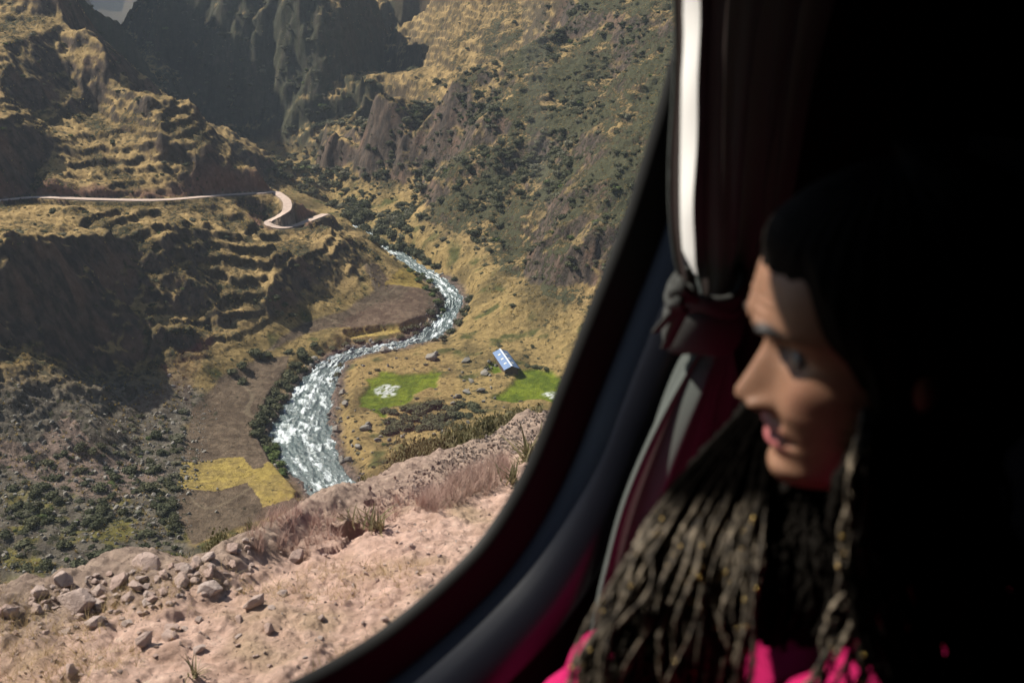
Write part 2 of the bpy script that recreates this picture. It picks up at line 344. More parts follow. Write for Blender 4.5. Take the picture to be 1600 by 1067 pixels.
green_a = zone([(574, 592), (600, 580), (640, 583), (690, 579), (682, 603), (655, 608), (640, 625), (612, 634), (598, 652), (588, 642), (560, 636), (572, 612)], 8, 7)
green_b = zone([(808, 576), (840, 574), (865, 580), (890, 600), (890, 640), (850, 622), (800, 628), (768, 622), (800, 600)], 6, 6)
green_c = zone([(762, 568), (778, 562), (785, 580), (770, 582)], 3)
grn = blur((green_a | green_b | green_c).astype(float), 3)
Z = Z * (1 - grn * .8) + 1.9 * grn * .8
# ------------------- colours
cell = np.gradient(kk)[None, :] * GY
nyv = np.gradient(Z, axis=0) / dYs; nxv = np.gradient(Z, axis=1) / cell
slope = np.hypot(nyv - GK * nxv * 0, nxv); slope_s = blur(slope, 1)
def C3(*c): return np.array(c)[None, None, :]
def lerp(a, b, t): return a + (b - a) * t[..., None]
glare_p = in_poly(U1 + 7 * fbm(GX / 3, GY / 3, 3, 7), V1 + 4 * fbm(GX / 3, GY / 3, 3, 8), [(585, 606), (600, 599), (622, 603), (618, 613), (600, 617), (588, 613)]) | in_poly(U1 + 5 * fbm(GX / 3, GY / 3, 3, 7), V1, [(846, 611), (862, 608), (880, 614), (880, 622), (860, 619)])
n1 = fbm(GX / 22, GY / 22, 5, 101) ; n2 = fbm(GX / 3.5, GY / 3.5, 4, 102); n3 = fbm(GX / 90, GY / 90, 3, 103)
gold = lerp(C3(.50, .345, .155), C3(.34, .235, .105), sstep(-.3, .4, n1)); gold = lerp(gold, C3(.12, .10, .055), sstep(-.02, .4, n2 + .6 * n1))
olive = lerp(C3(.17, .13, .065), C3(.09, .075, .042), sstep(-.3, .3, n2))
rightm = sstep(-120, 20, GX) * sstep(300, 420, GY)
olv = np.clip(.2 + .4 * rightm + .5 * (1 - sstep(3, 30, Z0)) * 0 + n1 * .9 + n3 * .5, 0, 1) * (1 - .6 * far)
col = lerp(gold, olive, olv)
rock = lerp(C3(.155, .115, .09), C3(.085, .068, .058), sstep(-.3, .3, n2)); rock = lerp(rock, C3(.20, .13, .095), sstep(.1, .5, fbm(GX / 14, GY / 14, 3, 105)))
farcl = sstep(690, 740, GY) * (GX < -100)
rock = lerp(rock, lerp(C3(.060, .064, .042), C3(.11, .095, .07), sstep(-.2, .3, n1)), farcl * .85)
rock = lerp(rock, C3(.11, .085, .05) * (1 + .4 * n2[..., None]), T * .8)
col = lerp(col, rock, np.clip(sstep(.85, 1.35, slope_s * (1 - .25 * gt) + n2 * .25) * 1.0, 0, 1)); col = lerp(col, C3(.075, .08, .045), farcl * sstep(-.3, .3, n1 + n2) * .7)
leftdark = sstep(-.9, -.2, -(U1 - 330) / 400.) * 0
# valley floor
fc = lerp(C3(.38, .27, .115), C3(.21, .155, .07), sstep(-.1, .4, n1 + .5 * n2)); fc = lerp(fc, C3(.12, .12, .045), sstep(.15, .5, fbm(GX / 12, GY / 12, 4, 107)))
col = lerp(col, fc, 1 - sstep(8, 16, Z))
# stony ground lower left
stony = sstep(0, 40, (330 - U1) + 60 * n1) * sstep(560, 620, V1) * (GY < 420)
sc = lerp(C3(.21, .18, .14), C3(.12, .10, .08), sstep(-.2, .3, n2)); sc = lerp(sc, C3(.22, .19, .06), sstep(.0, .3, fbm(GX / 9, GY / 9, 4, 109)) * sstep(740, 800, V1))
col = lerp(col, sc, stony)
scree = zone([(-50, 690), (60, 690), (100, 640), (150, 700), (260, 740), (180, 790), (0, 730), (-60, 720)], 12)
col = lerp(col, C3(.30, .215, .175) * (1 + .5 * n2[..., None]), scree * .8)
ploug = lerp(C3(.205, .15, .105), C3(.14, .10, .07), sstep(-.3, .3, n1 + n2))
paths_ = np.abs(fbm(GX / 30, GY / 60, 2, 120)) < .018
ploug = lerp(ploug, C3(.28, .22, .15), paths_ * .6)
col = lerp(col, ploug, blur((brown_a | brown_b).astype(float), 1))
ylc = lerp(C3(.50, .37, .11), C3(.38, .28, .10), sstep(-.2, .35, n2 + n1 + .5 * pn(GX * .25, GY * 1.6, 150)))
col = lerp(col, ylc, (yel | strip_y) * 1.0)
edge = zone([(640, 415), (625, 420), (600, 445), (660, 450), (660, 430)], 3); col = lerp(col, C3(.42, .30, .08), edge * .8)
gc = lerp(C3(.19, .235, .025), C3(.12, .165, .02), sstep(-.3, .3, n2 + n1)); col = lerp(col, gc, blur((green_a | green_b | green_c).astype(float), 2))
glare_f = blur((glare_p & (GY < 400)).astype(float), 2) * sstep(-.25, .1, fbm(GX / 1.5, GY / 1.5, 3, 140)); col = lerp(col, C3(.80, .84, .80), glare_f)  # water glare painted into the ground colour as pale patches
# river gravel banks
rb = (1 - sstep(vw + 1, vw + 6, vn)); rc = lerp(C3(.22, .16, .13), C3(.10, .085, .075), sstep(-.1, .3, fbm(GX / 1.6, GY / 1.6, 3, 111)))
col = lerp(col, rc, rb * (GY < 460))
# road cut bank, reddish
cb = (1 - sstep(5, 12, rd)) * (Z > rz + .5); col = lerp(col, C3(.24, .13, .095), cb * .85)
rl = (1 - sstep(2.1, 3.3, rd + .5 * n2)); col = lerp(col, C3(.38, .29, .23), rl * .8)
scr_ = np.clip(.10 + .35 * n1 + .38 * rightm + .25 * (olv - .3) - .15 * far, 0, .75) * (1 - .6 * rockm) * sstep(5, 14, Z0); scr_ = np.where(fm > .5, .10, scr_)
scr_ = np.where(flatten + grn > .2, 0, scr_); scr_ = np.where(stony > .5, .18, scr_) * (1 - rl) * (1 - rb)
sub = pn(GX / 1.3, GY / 1.3, 130); col = col * (1 + .35 * sub[..., None]); col = np.clip(col, .01, .8)
# ------------------- mesh + visibility
RAT = (Z - CZ) / GY; RM = np.maximum.accumulate(RAT, axis=0); VIS = RAT >= RM - .004
M = NM('hillside_earth'); co = M.coord()
a = M.attr(); nn = M.noise(.9, 6, .7); c_ = M.mix(nn, a, M.mix(1.0, a, (.45, .45, .45), 'MULTIPLY')); c2 = M.mix(.4, c_, M.mix(1.0, c_, M.ramp(M.noise(.25, 5, .7), [(.35, .5), (.65, 1.5)]), 'MULTIPLY'))
sn = M.noise(.42, 5, .68); sf_ = M.math('SUBTRACT', M.math('ADD', sn, M.math('MULTIPLY', M.attr('Scrub'), .42)), .66); sf = M.ramp(M.math('ADD', M.math('MULTIPLY', sf_, 7), .5), [(.25, 0.), (.75, 1.)])
c3 = M.mix(sf, c2, M.mix(M.noise(.2, 2), (.045, .050, .028), (.085, .078, .045)))
M.base(c3, .95, .08); hh = M.math('ADD', M.math('MULTIPLY', M.noise(.8, 8, .75), 1.0), M.math('MULTIPLY', sf, .7)); M.bump(hh, .9, 1.3); M_TERR = M.m
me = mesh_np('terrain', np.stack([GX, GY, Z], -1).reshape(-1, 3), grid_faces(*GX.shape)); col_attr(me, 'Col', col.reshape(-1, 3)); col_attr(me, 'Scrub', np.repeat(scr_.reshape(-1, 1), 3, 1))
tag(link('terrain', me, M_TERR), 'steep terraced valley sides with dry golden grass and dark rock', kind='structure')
def ground_z(x, y):
    """bilinear lookup on the terrain grid"""
    k = x / y; i = np.interp(y, ya, np.arange(len(ya))); j = np.interp(k, kk, np.arange(len(kk)))
    i0 = np.clip(i.astype(int), 0, len(ya) - 2); j0 = np.clip(j.astype(int), 0, len(kk) - 2); fi = i - i0; fj = j - j0
    return (Z[i0, j0] * (1 - fi) * (1 - fj) + Z[i0 + 1, j0] * fi * (1 - fj) + Z[i0, j0 + 1] * (1 - fi) * fj + Z[i0 + 1, j0 + 1] * fi * fj)
def gz(x, y): return float(ground_z(np.array([x]), np.array([y]))[0])
_Vflat = proj(GX, GY, Z)
def hit(u, v):
    """where the photo's line of sight meets the terrain"""
    d = ray(u, v); ys = np.linspace(150, 1200, 3500); xs = d.x / d.y * ys; zs = CZ + d.z / d.y * ys
    g = ground_z(xs, ys); b = np.nonzero(zs <= g)[0]
    i = b[0] if len(b) else len(ys) - 1
    return Vector((xs[i], ys[i], g[i]))
# far ridge beyond the gorge
def far_ridge(name, pts, depth, seed, label):
    n = 140; us = np.linspace(pts[0][0], pts[-1][0], n); vs = np.interp(us, [p[0] for p in pts], [p[1] for p in pts])
    rows = 50; V = []
    for j in range(rows):
        t = j / (rows - 1)
        for u, v in zip(us, vs):
            p = PY(u, v, depth); s = abs(t - .35)
            h = p.z - (s * depth * (.9 if t < .35 else .5)); y = depth + (t - .35) * depth * .8
            V.append((p.x * (y / depth), y, h))
    V = np.array(V); V[:, 2] += (ridged(V[:, 0] / (depth * .08), V[:, 1] / (depth * .08), 5, seed) - 1) * depth * .02
    me = mesh_np(name, V, grid_faces(rows, n)); col_attr(me, 'Col', np.tile([.17, .13, .08], (len(V), 1)))
    return tag(link(name, me, M_TERR), label, kind='structure')
far_ridge('mountain', [(-400, -200), (0, -120), (120, -60), (145, 0), (165, 15), (190, 50), (260, 120), (400, 200)], 1800, 5, 'hazy mountain spur closing the gorge')
far_ridge('mountain', [(-800, -500), (100, -300), (300, -150), (700, -260), (1400, -400)], 3200, 8, 'pale blue mountain wall far behind the gorge')
# ------------------- road
def ribbon(name, line, width, mat, lift=.12, cross=5, jig=0, crown=0):
    V = []; L_ = [np.array(p[:3], float) for p in line]; n = len(L_)
    for i in range(n):
        t = L_[min(i + 1, n - 1)] - L_[max(i - 1, 0)]; t[2] = 0; t /= np.linalg.norm(t) + 1e-9; nr = np.array([-t[1], t[0], 0])
        wd = width(i) if callable(width) else width
        for c in range(cross):
            s = (c / (cross - 1) - .5) * 2; V.append(L_[i] + nr * s * wd + np.array([0, 0, lift - crown * s * s]))
    V = np.array(V)
    if jig: V[:, :2] += np.random.default_rng(2).normal(0, jig, (len(V), 2))
    return mesh_np(name, V, grid_faces(n, cross))
M = NM('dirt_road'); M.base(M.ramp(M.noise(.7, 6, .7), [(.3, (.40, .30, .25)), (.7, (.56, .44, .37))]), .95, .1); M.bump(M.noise(2, 5), .5, .1)
rs = smooth_line(road_pts, 14)
tag(link('road', ribbon('road', rs, 2.1, M.m, .25, 5, .05), M.m), 'pale dirt road with switchback cut across the left mountain', kind='structure')
# ------------------- river
def river_mesh():
    ln = smooth_line(riv_pts, 26); n = len(ln); cr = 60; V = []; D = []
    for i in range(n):
        t = ln[min(i + 1, n - 1)] - ln[max(i - 1, 0)]; t = t[:2] / (np.linalg.norm(t[:2]) + 1e-9); nr = np.array([-t[1], t[0]])
        for c in range(cr):
            s = (c / (cr - 1) - .5) * 2; wd = ln[i][3] + 1.8
            V.append((*(ln[i][:2] + nr * s * wd), -.15)); D.append(s)
    V = np.array(V); al = np.repeat(np.cumsum([0] + [np.linalg.norm(ln[i + 1][:2] - ln[i][:2]) for i in range(n - 1)]), cr); cw = np.array(D) * 9; x, y = V[:, 0], V[:, 1]
    V[:, 2] += fbm(x / 3, y / 3, 5, 201, .7) * .6 + ridged(al / 5, cw / 2.2, 4, 207, .6) * .3
    foam = .8 * fbm(al / 11, cw / 3, 6, 203, .75) + .45 * fbm(x / 2.2, y / 2.2, 4, 209, .7) + .35 * V[:, 2] + .10 + .75 * fbm(x / 22, y / 22, 3, 205) - .25 * np.abs(np.array(D)) ** 3
    me = mesh_np('river', V, grid_faces(n, cr)); col_attr(me, 'Foam', np.repeat(np.clip(foam, 0, 1)[:, None], 3, 1)); return me
M = NM('white_water'); fo = M.attr('Foam'); fn = M.noise(2.6, 6, .8); s_ = M.math('ADD', fo, M.math('MULTIPLY', M.math('SUBTRACT', fn, .5), 1.8)); fm_ = M.ramp(s_, [(.28, 0.), (.66, 1.)])
M.base(M.mix(fm_, (.085, .115, .115), (.62, .67, .69)), .35, .5); M.val(M.math('ADD', M.math('MULTIPLY', fm_, .35), .22), M.b.inputs['Roughness']); M.bump(M.noise(1.6, 6, .7), .8, .5)
tag(link('river', river_mesh(), M.m), 'white water river winding down the valley floor', kind='structure')
# ground far below, out to the horizon
M = NM('far_ground'); M.base(M.ramp(M.noise(.002, 6), [(.3, (.15, .12, .07)), (.7, (.26, .2, .1))]), .95, .1)
V = [(-7000, -7000, -60), (7000, -7000, -60), (7000, 7000, -60), (-7000, 7000, -60)]
tag(link('ground', mesh_np('ground', np.array(V), np.array([[0, 1, 2, 3]])), M.m), 'broad land below the mountains', kind='structure')
# ------------------------------------------------------------------ roadside bank
_EU = [(-300, 880, 0), (-100, 915, 0), (0, 932, 0), (90, 912, 0), (170, 893, 0), (260, 886, 0), (330, 868, 0), (400, 832, 0), (480, 788, 0), (560, 762, 0), (620, 730, 0), (740, 688, 0), (870, 640, 0), (1000, 590, 0), (1200, 520, 0)]
_ek, _ey, _er = [], [], []
for u, v, _ in _EU:
    d = ray(u, v); r = -d.z / d.y; y = 1.88 / (r - .3); _ek.append(d.x / d.y); _ey.append(y); _er.append(r)
def near_z(x, y):
    k = x / y; ye = np.interp(k, _ek, _ey); re = np.interp(k, _ek, _er)
    ye = ye + .25 * fbm(x / .8, y * 0 + 3.3, 3, 301) * (1 + ye * .12)
    base = CZ - 2.84 - .3 * (y - 3.2)
    ze = CZ - 2.84 - .3 * (ye - 3.2); s1 = (CZ - ze) / ye + .07
    y2 = 55.0; after = np.where(y < y2, ze - s1 * (y - ye) - .10 * (1 - np.exp(-(y - ye) * 1.5)), ze - s1 * (y2 - ye) - 1.3 * (y - y2))
    z = np.where(y < ye, base, after)
    bm = (1 - sstep(-.26, -.12, k)) * .13 * np.exp(-((y - ye + .28) / .3) ** 2); z = z + bm
    m = 1 - sstep(0, 8, y - ye) * .0
    sc = np.clip(y / 5, 1, 6)
    z = z + m * (fbm(x / .9, y / .9, 4, 311) * .09 + np.abs(fbm(x / .26, y / .26, 4, 313, .6)) * .062 * (1 + .0 * sc)) + sstep(0, 5, y - ye) * fbm(x / 4, y / 4, 4, 317) * .5
    # slide scars and small steps on the far scree
    cr = np.exp(-((k + .21) / .05) ** 2) * np.exp(-((y - ye + .9) / .3) ** 2); z = z - .16 * cr * (fbm(x / .5, y / .5, 2, 320) > -.1)
    # hummocky brown rim on the left of the scree
    return z
k1 = np.concatenate([np.linspace(-1.6, -.7, 60, endpoint=False), np.linspace(-.7, .24, 560, endpoint=False), np.linspace(.24, 1.2, 50)])
y1 = np.concatenate([np.exp(np.linspace(math.log(.9), math.log(2.7), 20, endpoint=False)), np.exp(np.linspace(math.log(2.7), math.log(15), 520, endpoint=False)), np.exp(np.linspace(math.log(15), math.log(125), 120))])
NY, NK = np.meshgrid(y1, k1, indexing='ij'); NX = NK * NY; NZ = near_z(NX, NY); NU, NV = proj(NX, NY, NZ)
ye_ = np.interp(NK, _ek, _ey)
a1 = fbm(NX / .7, NY / .7, 4, 331); a2 = fbm(NX / .12, NY / .12, 4, 333)
pk = lerp(C3(.72, .49, .395), C3(.55, .365, .285), sstep(-.3, .35, a2 + .4 * a1)); pk = lerp(pk, C3(.50, .36, .24), sstep(.0, .5, a1) * .7)
scr = lerp(C3(.46, .34, .27), C3(.32, .235, .19), sstep(-.3, .35, a2 + .3 * fbm(NX / 2, NY / .4, 3, 335)))
tt = sstep(-.06, .06, NU * .36 / 1000 + NV / 1000 - (1.018) + .01 * a1)   # 0 = scree slope, 1 = pink clods of the verge
nc = lerp(scr, pk, sstep(0, 1, tt)); beyond = sstep(.3, 3, NY - ye_); nc = lerp(nc, C3(.2, .16, .07) * (1 + .6 * a1[..., None]), beyond * sstep(6, 20, NY))
nc = np.clip(nc * 1.08 * (1 + .22 * pn(NX / .05, NY / .05, 340)[..., None]), .02, .8)
M = NM('stony_soil'); a = M.attr(); M.base(M.mix(.55, a, M.mix(1.0, a, M.ramp(M.noise(14, 6, .75), [(.3, .55), (.7, 1.4)]), 'MULTIPLY')), .95, .1); M.bump(M.noise(16, 8, .8), 1.0, .06); M_SOIL = M.m
me = mesh_np('roadside_bank', np.stack([NX, NY, NZ], -1).reshape(-1, 3), grid_faces(*NX.shape)); col_attr(me, 'Col', nc.reshape(-1, 3))
tag(link('roadside_ground', me, M_SOIL), 'pink stony verge and scree falling away beside the bus', kind='structure')
def near_hit(u, v, ymax=60):
    d = ray(u, v); ys = np.exp(np.linspace(math.log(2), math.log(ymax), 1500)); xs = d.x / d.y * ys; zs = CZ + d.z / d.y * ys
    g = near_z(xs, ys); b = np.nonzero(zs <= g)[0]
    if not len(b): return None
    i = b[0]; return Vector((xs[i], ys[i], g[i]))
# road the bus stands on
V = [(-9, -14, 147.12), (9, -14, 147.12), (9, 1.1, 147.12), (-9, 1.1, 147.12)]
tag(link('road', mesh_np('road', np.array(V), np.array([[0, 1, 2, 3]])), bpy.data.materials['dirt_road']), 'dirt road under the bus', kind='structure')
# ------------------------------------------------------------------ rocks
def rock_mesh(name, seed, n=16, flat=.7, rough=.0):
    rr = random.Random(seed); bm = bmesh.new()
    for _ in range(n):
        v = Vector((rr.gauss(0, 1), rr.gauss(0, 1), rr.gauss(0, 1))).normalized() * rr.uniform(.75, 1.0)
        bm.verts.new((v.x * rr.uniform(.85, 1), v.y * rr.uniform(.6, .8), v.z * flat))
    r = bmesh.ops.convex_hull(bm, input=bm.verts[:])
    bmesh.ops.delete(bm, geom=[g for g in r['geom_interior'] if isinstance(g, bmesh.types.BMVert)], context='VERTS')
    bmesh.ops.bevel(bm, geom=bm.edges[:], offset=.035, segments=1, affect='EDGES', profile=.6)
    me = bpy.data.meshes.new(name); bm.to_mesh(me); bm.free(); return me
def rock_mat(name, a, b, c):
    M = NM(name); oi = M.n('ShaderNodeObjectInfo').outputs['Random']; cc = M.coord()
    base = M.mix(M.noise(2.2, 7, .7), a, b); M.base(M.mix(oi, base, M.mix(.6, base, c)), .9, .2); M.bump(M.noise(5, 7, .7), .7, .12); return M.m
M_PINK = rock_mat('pink_rock', (.66, .48, .41), (.48, .33, .275), (.58, .50, .46))
M_GREY = rock_mat('grey_boulder', (.20, .185, .165), (.09, .083, .075), (.34, .31, .27))
RK = [rock_mesh('rock', 100 + i, 13 + i % 5, .55 + .06 * (i % 4)) for i in range(9)]
for m in RK: m.materials.append(M_PINK)
BK = [rock_mesh('boulder', 200 + i, 15 + i % 5, .6 + .07 * (i % 4)) for i in range(9)]
for m in BK: m.materials.append(M_GREY)
rr = random.Random(5)
def put_rock(u, v, px, label, group, sink=.25, mesh=None, pos=None):
    p = pos if pos is not None else near_hit(u, v)
    if p is None: return None
    dist = (p - Vector((0, 0, CZ))).length; s = px / F * dist / 2
    o = link('rock', mesh or rr.choice(RK)); o.location = p + Vector((0, 0, s * (.5 - sink))); o.scale = (s, s * rr.uniform(.8, 1.1), s * rr.uniform(.8, 1.1))
    o.rotation_euler = (rr.uniform(-.3, .3), rr.uniform(-.3, .3), rr.uniform(0, 6.3)); tag(o, label, 'rock', group); return o
G1 = 'pink rocks on the roadside verge'
BIG = [(232, 890, 62, 'large flat topped pink rock standing on the berm of rubble'), (325, 876, 34, 'pointed grey pink rock upright on the berm beside the flat topped one'),
       (122, 948, 78, 'broad pink slab half buried in the berm of rubble'), (186, 915, 48, 'pale wedge shaped rock between the slab and the flat topped rock'),
       (100, 912, 52, 'long low pink rock on the crest of the berm'), (284, 912, 38, 'squarish pink rock low on the berm under the pointed rock'),
       (462, 877, 40, 'blocky brown pink rock at the foot of the dry grass'), (396, 945, 46, 'grey flat faced rock lying alone on the pink soil'),
       (330, 925, 48, 'long leaning pink rock at the end of the berm'), (226, 1003, 44, 'tilted pale pink rock on the verge below the berm'),
       (266, 998, 36, 'rounded pink rock touching the tilted pale rock'), (312, 1018, 26, 'small dark sided rock alone on the verge'),
       (20, 955, 44, 'pink rock at the outer end of the berm'), (60, 930, 40, 'angular pink rock between the slab and the end of the berm'),
       (374, 972, 26, 'small pale rock just below the grey flat faced rock'), (420, 985, 30, 'low pink rock near the dry straw on the verge'),
       (110, 1050, 34, 'pale pink rock low on the verge near the glass edge'), (442, 930, 26, 'brown pink rock between the blocky rock and the grey rock'),
       (150, 975, 36, 'rock in the shaded foot of the berm'), (15, 890, 0, '')]
for u, v, px, lb in BIG:
    if px: put_rock(u, v, px, lb, G1, .3)
n = 0
def berm_v(u): return float(np.interp(u, [e[0] for e in _EU], [e[1] for e in _EU]))
while n < 150:
    u = rr.uniform(-20, 400); v = berm_v(u) + abs(rr.gauss(0, 46)) + 2
    if v > 1000: continue
    put_rock(u, v, rr.choice([7, 9, 12, 15, 18, 24, 32]), 'small angular pink stone in the rubble berm at the edge of the verge', 'small stones of the rubble berm', .3); n += 1
while n < 230:
    u = rr.uniform(0, 850); v = rr.uniform(750, 1060)
    if v < berm_v(u) + 12 or u > 1250 - (v - 400) * .95 - 60: continue
    put_rock(u, v, rr.choice([7, 8, 9, 11, 13, 17]), 'small pink stone scattered over the dusty verge', 'loose stones scattered on the verge', .35); n += 1

# ------------------------------------------------------------------ scatter helper : one stuff object of many instances (geometry nodes)
def scatter(name, pts, scl, sources, label, mat=None, tilt=.15, kind='stuff', cat=None, normal_up=True):
    n = len(pts); me = bpy.data.meshes.new(name); me.vertices.add(n); me.vertices.foreach_set('co', np.asarray(pts, np.float32).ravel())
    rg_ = np.random.default_rng(n + 3)
    a = me.attributes.new('s', 'FLOAT_VECTOR', 'POINT'); a.data.foreach_set('vector', np.asarray(scl, np.float32).ravel())
    rot = np.stack([rg_.uniform(-tilt, tilt, n), rg_.uniform(-tilt, tilt, n), rg_.uniform(0, 6.283, n)], -1)
    a = me.attributes.new('r', 'FLOAT_VECTOR', 'POINT'); a.data.foreach_set('vector', rot.astype(np.float32).ravel())
    a = me.attributes.new('k', 'INT', 'POINT'); a.data.foreach_set('value', rg_.integers(0, len(sources), n).astype(np.int32))
    cl = bpy.data.collections.new(name + '_source')
    for i, sm in enumerate(sources):
        so_ = bpy.data.objects.new('%s_source_%02d' % (name, i), sm); cl.objects.link(so_)
    o = bpy.data.objects.new(name, me); C.objects.link(o)
    ng = bpy.data.node_groups.new(name, 'GeometryNodeTree'); ng.interface.new_socket('Geometry', in_out='INPUT', socket_type='NodeSocketGeometry'); ng.interface.new_socket('Geometry', in_out='OUTPUT', socket_type='NodeSocketGeometry')
    N = ng.nodes; gi = N.new('NodeGroupInput'); go = N.new('NodeGroupOutput'); m2p = N.new('GeometryNodeMeshToPoints'); ip = N.new('GeometryNodeInstanceOnPoints'); ci = N.new('GeometryNodeCollectionInfo')
    ci.inputs['Collection'].default_value = cl; ci.inputs['Separate Children'].default_value = True; ci.inputs['Reset Children'].default_value = True
    def at(nm, ty):
        q = N.new('GeometryNodeInputNamedAttribute'); q.data_type = ty; q.inputs['Name'].default_value = nm; return [s_ for s_ in q.outputs if s_.enabled and s_.name == 'Attribute'][0]
    K = ng.links.new; K(gi.outputs[0], m2p.inputs['Mesh']); K(m2p.outputs[0], ip.inputs['Points']); K(ci.outputs[0], ip.inputs['Instance']); ip.inputs['Pick Instance'].default_value = True
    K(at('k', 'INT'), ip.inputs['Instance Index']); K(at('s', 'FLOAT_VECTOR'), ip.inputs['Scale'])
    er = N.new('FunctionNodeEulerToRotation'); K(at('r', 'FLOAT_VECTOR'), er.inputs[0]); K(er.outputs[0], ip.inputs['Rotation']); K(ip.outputs[0], go.inputs[0])
    md = o.modifiers.new('scatter', 'NODES'); md.node_group = ng
    return tag(o, label, cat, None, kind)
# gravel on verge and scree
P_, S_ = [], []
rg2 = np.random.default_rng(4)
w8 = (NY > 2.8) & (NY < ye_ + 1.5) & (NK > -.75) & (NK < .3)
ii = rg2.choice(np.nonzero(w8.ravel())[0], 14000)
px_ = rg2.pareto(2.6, 14000) * 1.6 + 1.6; px_ = np.clip(px_, 1.5, 11)
uu, vv = NU.ravel()[ii], NV.ravel()[ii]; strip = np.exp(-((vv - np.interp(uu, [480, 600, 800, 900], [850, 790, 690, 640])) / 22) ** 2) * (uu > 560)
px_ = px_ * (1 + .5 * strip)
pp = np.stack([NX.ravel()[ii], NY.ravel()[ii], NZ.ravel()[ii]], -1) + np.concatenate([rg2.normal(0, .01, (14000, 2)), np.zeros((14000, 1))], 1)
ds = np.linalg.norm(pp - np.array([0, 0, CZ]), axis=1); sc_ = (px_ / F * ds / 2)[:, None] * rg2.uniform(.7, 1.3, (14000, 3))
GR = [rock_mesh('gravel', 300 + i, 10, .65) for i in range(6)]
M_GRAV = rock_mat('gravel_stone', (.44, .32, .265), (.30, .21, .17), (.34, .30, .28))
for m in GR: m.materials.append(M_GRAV)
scatter('gravel', pp, sc_, GR, 'pink and grey gravel covering the verge and scree', tilt=1.5)
# dense rubble strip along the scree
m8 = w8.ravel() & (np.abs(NV.ravel() - np.interp(NU.ravel(), [480, 560, 640, 760, 900], [850, 812, 765, 705, 640])) < 26 * (.4 + .6 * sstep(520, 700, NU.ravel()))) & (NU.ravel() > 540)
ii = rg2.choice(np.nonzero(m8)[0], 3500); pp = np.stack([NX.ravel()[ii], NY.ravel()[ii], NZ.ravel()[ii] + .01], -1); ds = np.linalg.norm(pp - np.array([0, 0, CZ]), axis=1)
GD = [m.copy() for m in GR[:4]]; M_GD = rock_mat('dark_rubble', (.34, .26, .225), (.22, .165, .14), (.28, .25, .235))
for m in GD: m.materials.clear(); m.materials.append(M_GD)
scatter('rubble', pp, (rg2.uniform(2.5, 8, 3500) / F * ds / 2)[:, None] * rg2.uniform(.7, 1.3, (3500, 3)), GD, 'strip of dark broken stone running down the scree', tilt=1.5)
# dry grass
def tuft_mesh(name, n, h, spread, wdt, seed, curl=.5, seedhead=False):
    rr = random.Random(seed); V, Fc = [], []
    for i in range(n):
        a = rr.uniform(0, 6.283); b = Vector((math.cos(a), math.sin(a), 0)); side = Vector((-b.y, b.x, 0)); hh = h * rr.uniform(.5, 1.1); sp = spread * rr.uniform(.2, 1.2); o = b * rr.uniform(0, .12 * h)
        pts = [o + b * sp * t ** 1.6 + Vector((0, 0, hh * (t - curl * .35 * t * t))) for t in (0, .35, .7, 1)]
        k = len(V)
        for j, p in enumerate(pts):
            ww = wdt * (1 - j / 3.2); V += [tuple(p - side * ww), tuple(p + side * ww)]
        for j in range(3): Fc.append((k + 2 * j, k + 2 * j + 1, k + 2 * j + 3, k + 2 * j + 2))
    return mesh_np(name, np.array(V), np.array(Fc))
def leaf_mat(name, a, b, c=None, trans=.25):
    M = NM(name); oi = M.n('ShaderNodeObjectInfo').outputs['Random']; gn = M.noise(1.7, 3); g = M.mix(oi, a, b)
    if c: g = M.mix(M.ramp(gn, [(.4, 0.), (.62, 1.)]), g, c)
    M.base(g, .75, .15)
    tr = M.n('ShaderNodeBsdfTranslucent'); M.l(g, tr.inputs[0]); mx = M.n('ShaderNodeMixShader'); mx.inputs[0].default_value = trans
    M.l(M.b.outputs[0], mx.inputs[1]); M.l(tr.outputs[0], mx.inputs[2]); M.l(mx.outputs[0], M.out.inputs['Surface']); return M.m
M_DRY = leaf_mat('dry_straw', (.50, .37, .20), (.36, .25, .13)); M_PGR = leaf_mat('pink_grass', (.46, .30, .25), (.36, .25, .20))
TF = [tuft_mesh('dry_grass', 7, .13, .10, .0013, 20 + i) for i in range(4)]; PG = [tuft_mesh('pink_grass', 22, .20, .12, .0014, 30 + i) for i in range(4)]
for m in TF: m.materials.append(M_DRY)
for m in PG: m.materials.append(M_PGR)
gm = ((NY > 2.8) & (NY < ye_) & (NK > -.7) & (NK < .2)).ravel() & (fbm(NX / .8, NY / .8, 3, 350).ravel() > .0) & (NV.ravel() > 880)
ii = rg2.choice(np.nonzero(gm)[0], 1500); pp = np.stack([NX.ravel()[ii], NY.ravel()[ii], NZ.ravel()[ii]], -1)
scatter('dry_grass', pp, np.repeat(rg2.uniform(.25, .85, 1500)[:, None], 3, 1), TF, 'dry straw coloured grass thinly growing on the pink verge', tilt=.6)
def poly_pts(poly, n):
    m = np.nonzero(in_poly(NU.ravel(), NV.ravel(), poly) & (NY.ravel() < ye_.ravel() + .4))[0]; i = rg2.choice(m, n)
    return np.stack([NX.ravel()[i], NY.ravel()[i], NZ.ravel()[i]], -1)
a_ = poly_pts([(370, 860), (400, 815), (480, 800), (560, 800), (640, 775), (650, 800), (560, 840), (480, 868)], 150)
b_ = poly_pts([(650, 790), (700, 755), (790, 720), (800, 745), (760, 775), (680, 805)], 240)
pp = np.concatenate([a_, b_]); sv = rg2.uniform(.5, 1.1, len(pp)) * np.clip(pp[:, 1] / 6.5, .7, 1.6)
scatter('feather_grass', pp, np.repeat(sv[:, None], 3, 1), PG, 'hazy pinkish feather grass growing along the scree', tilt=.2)
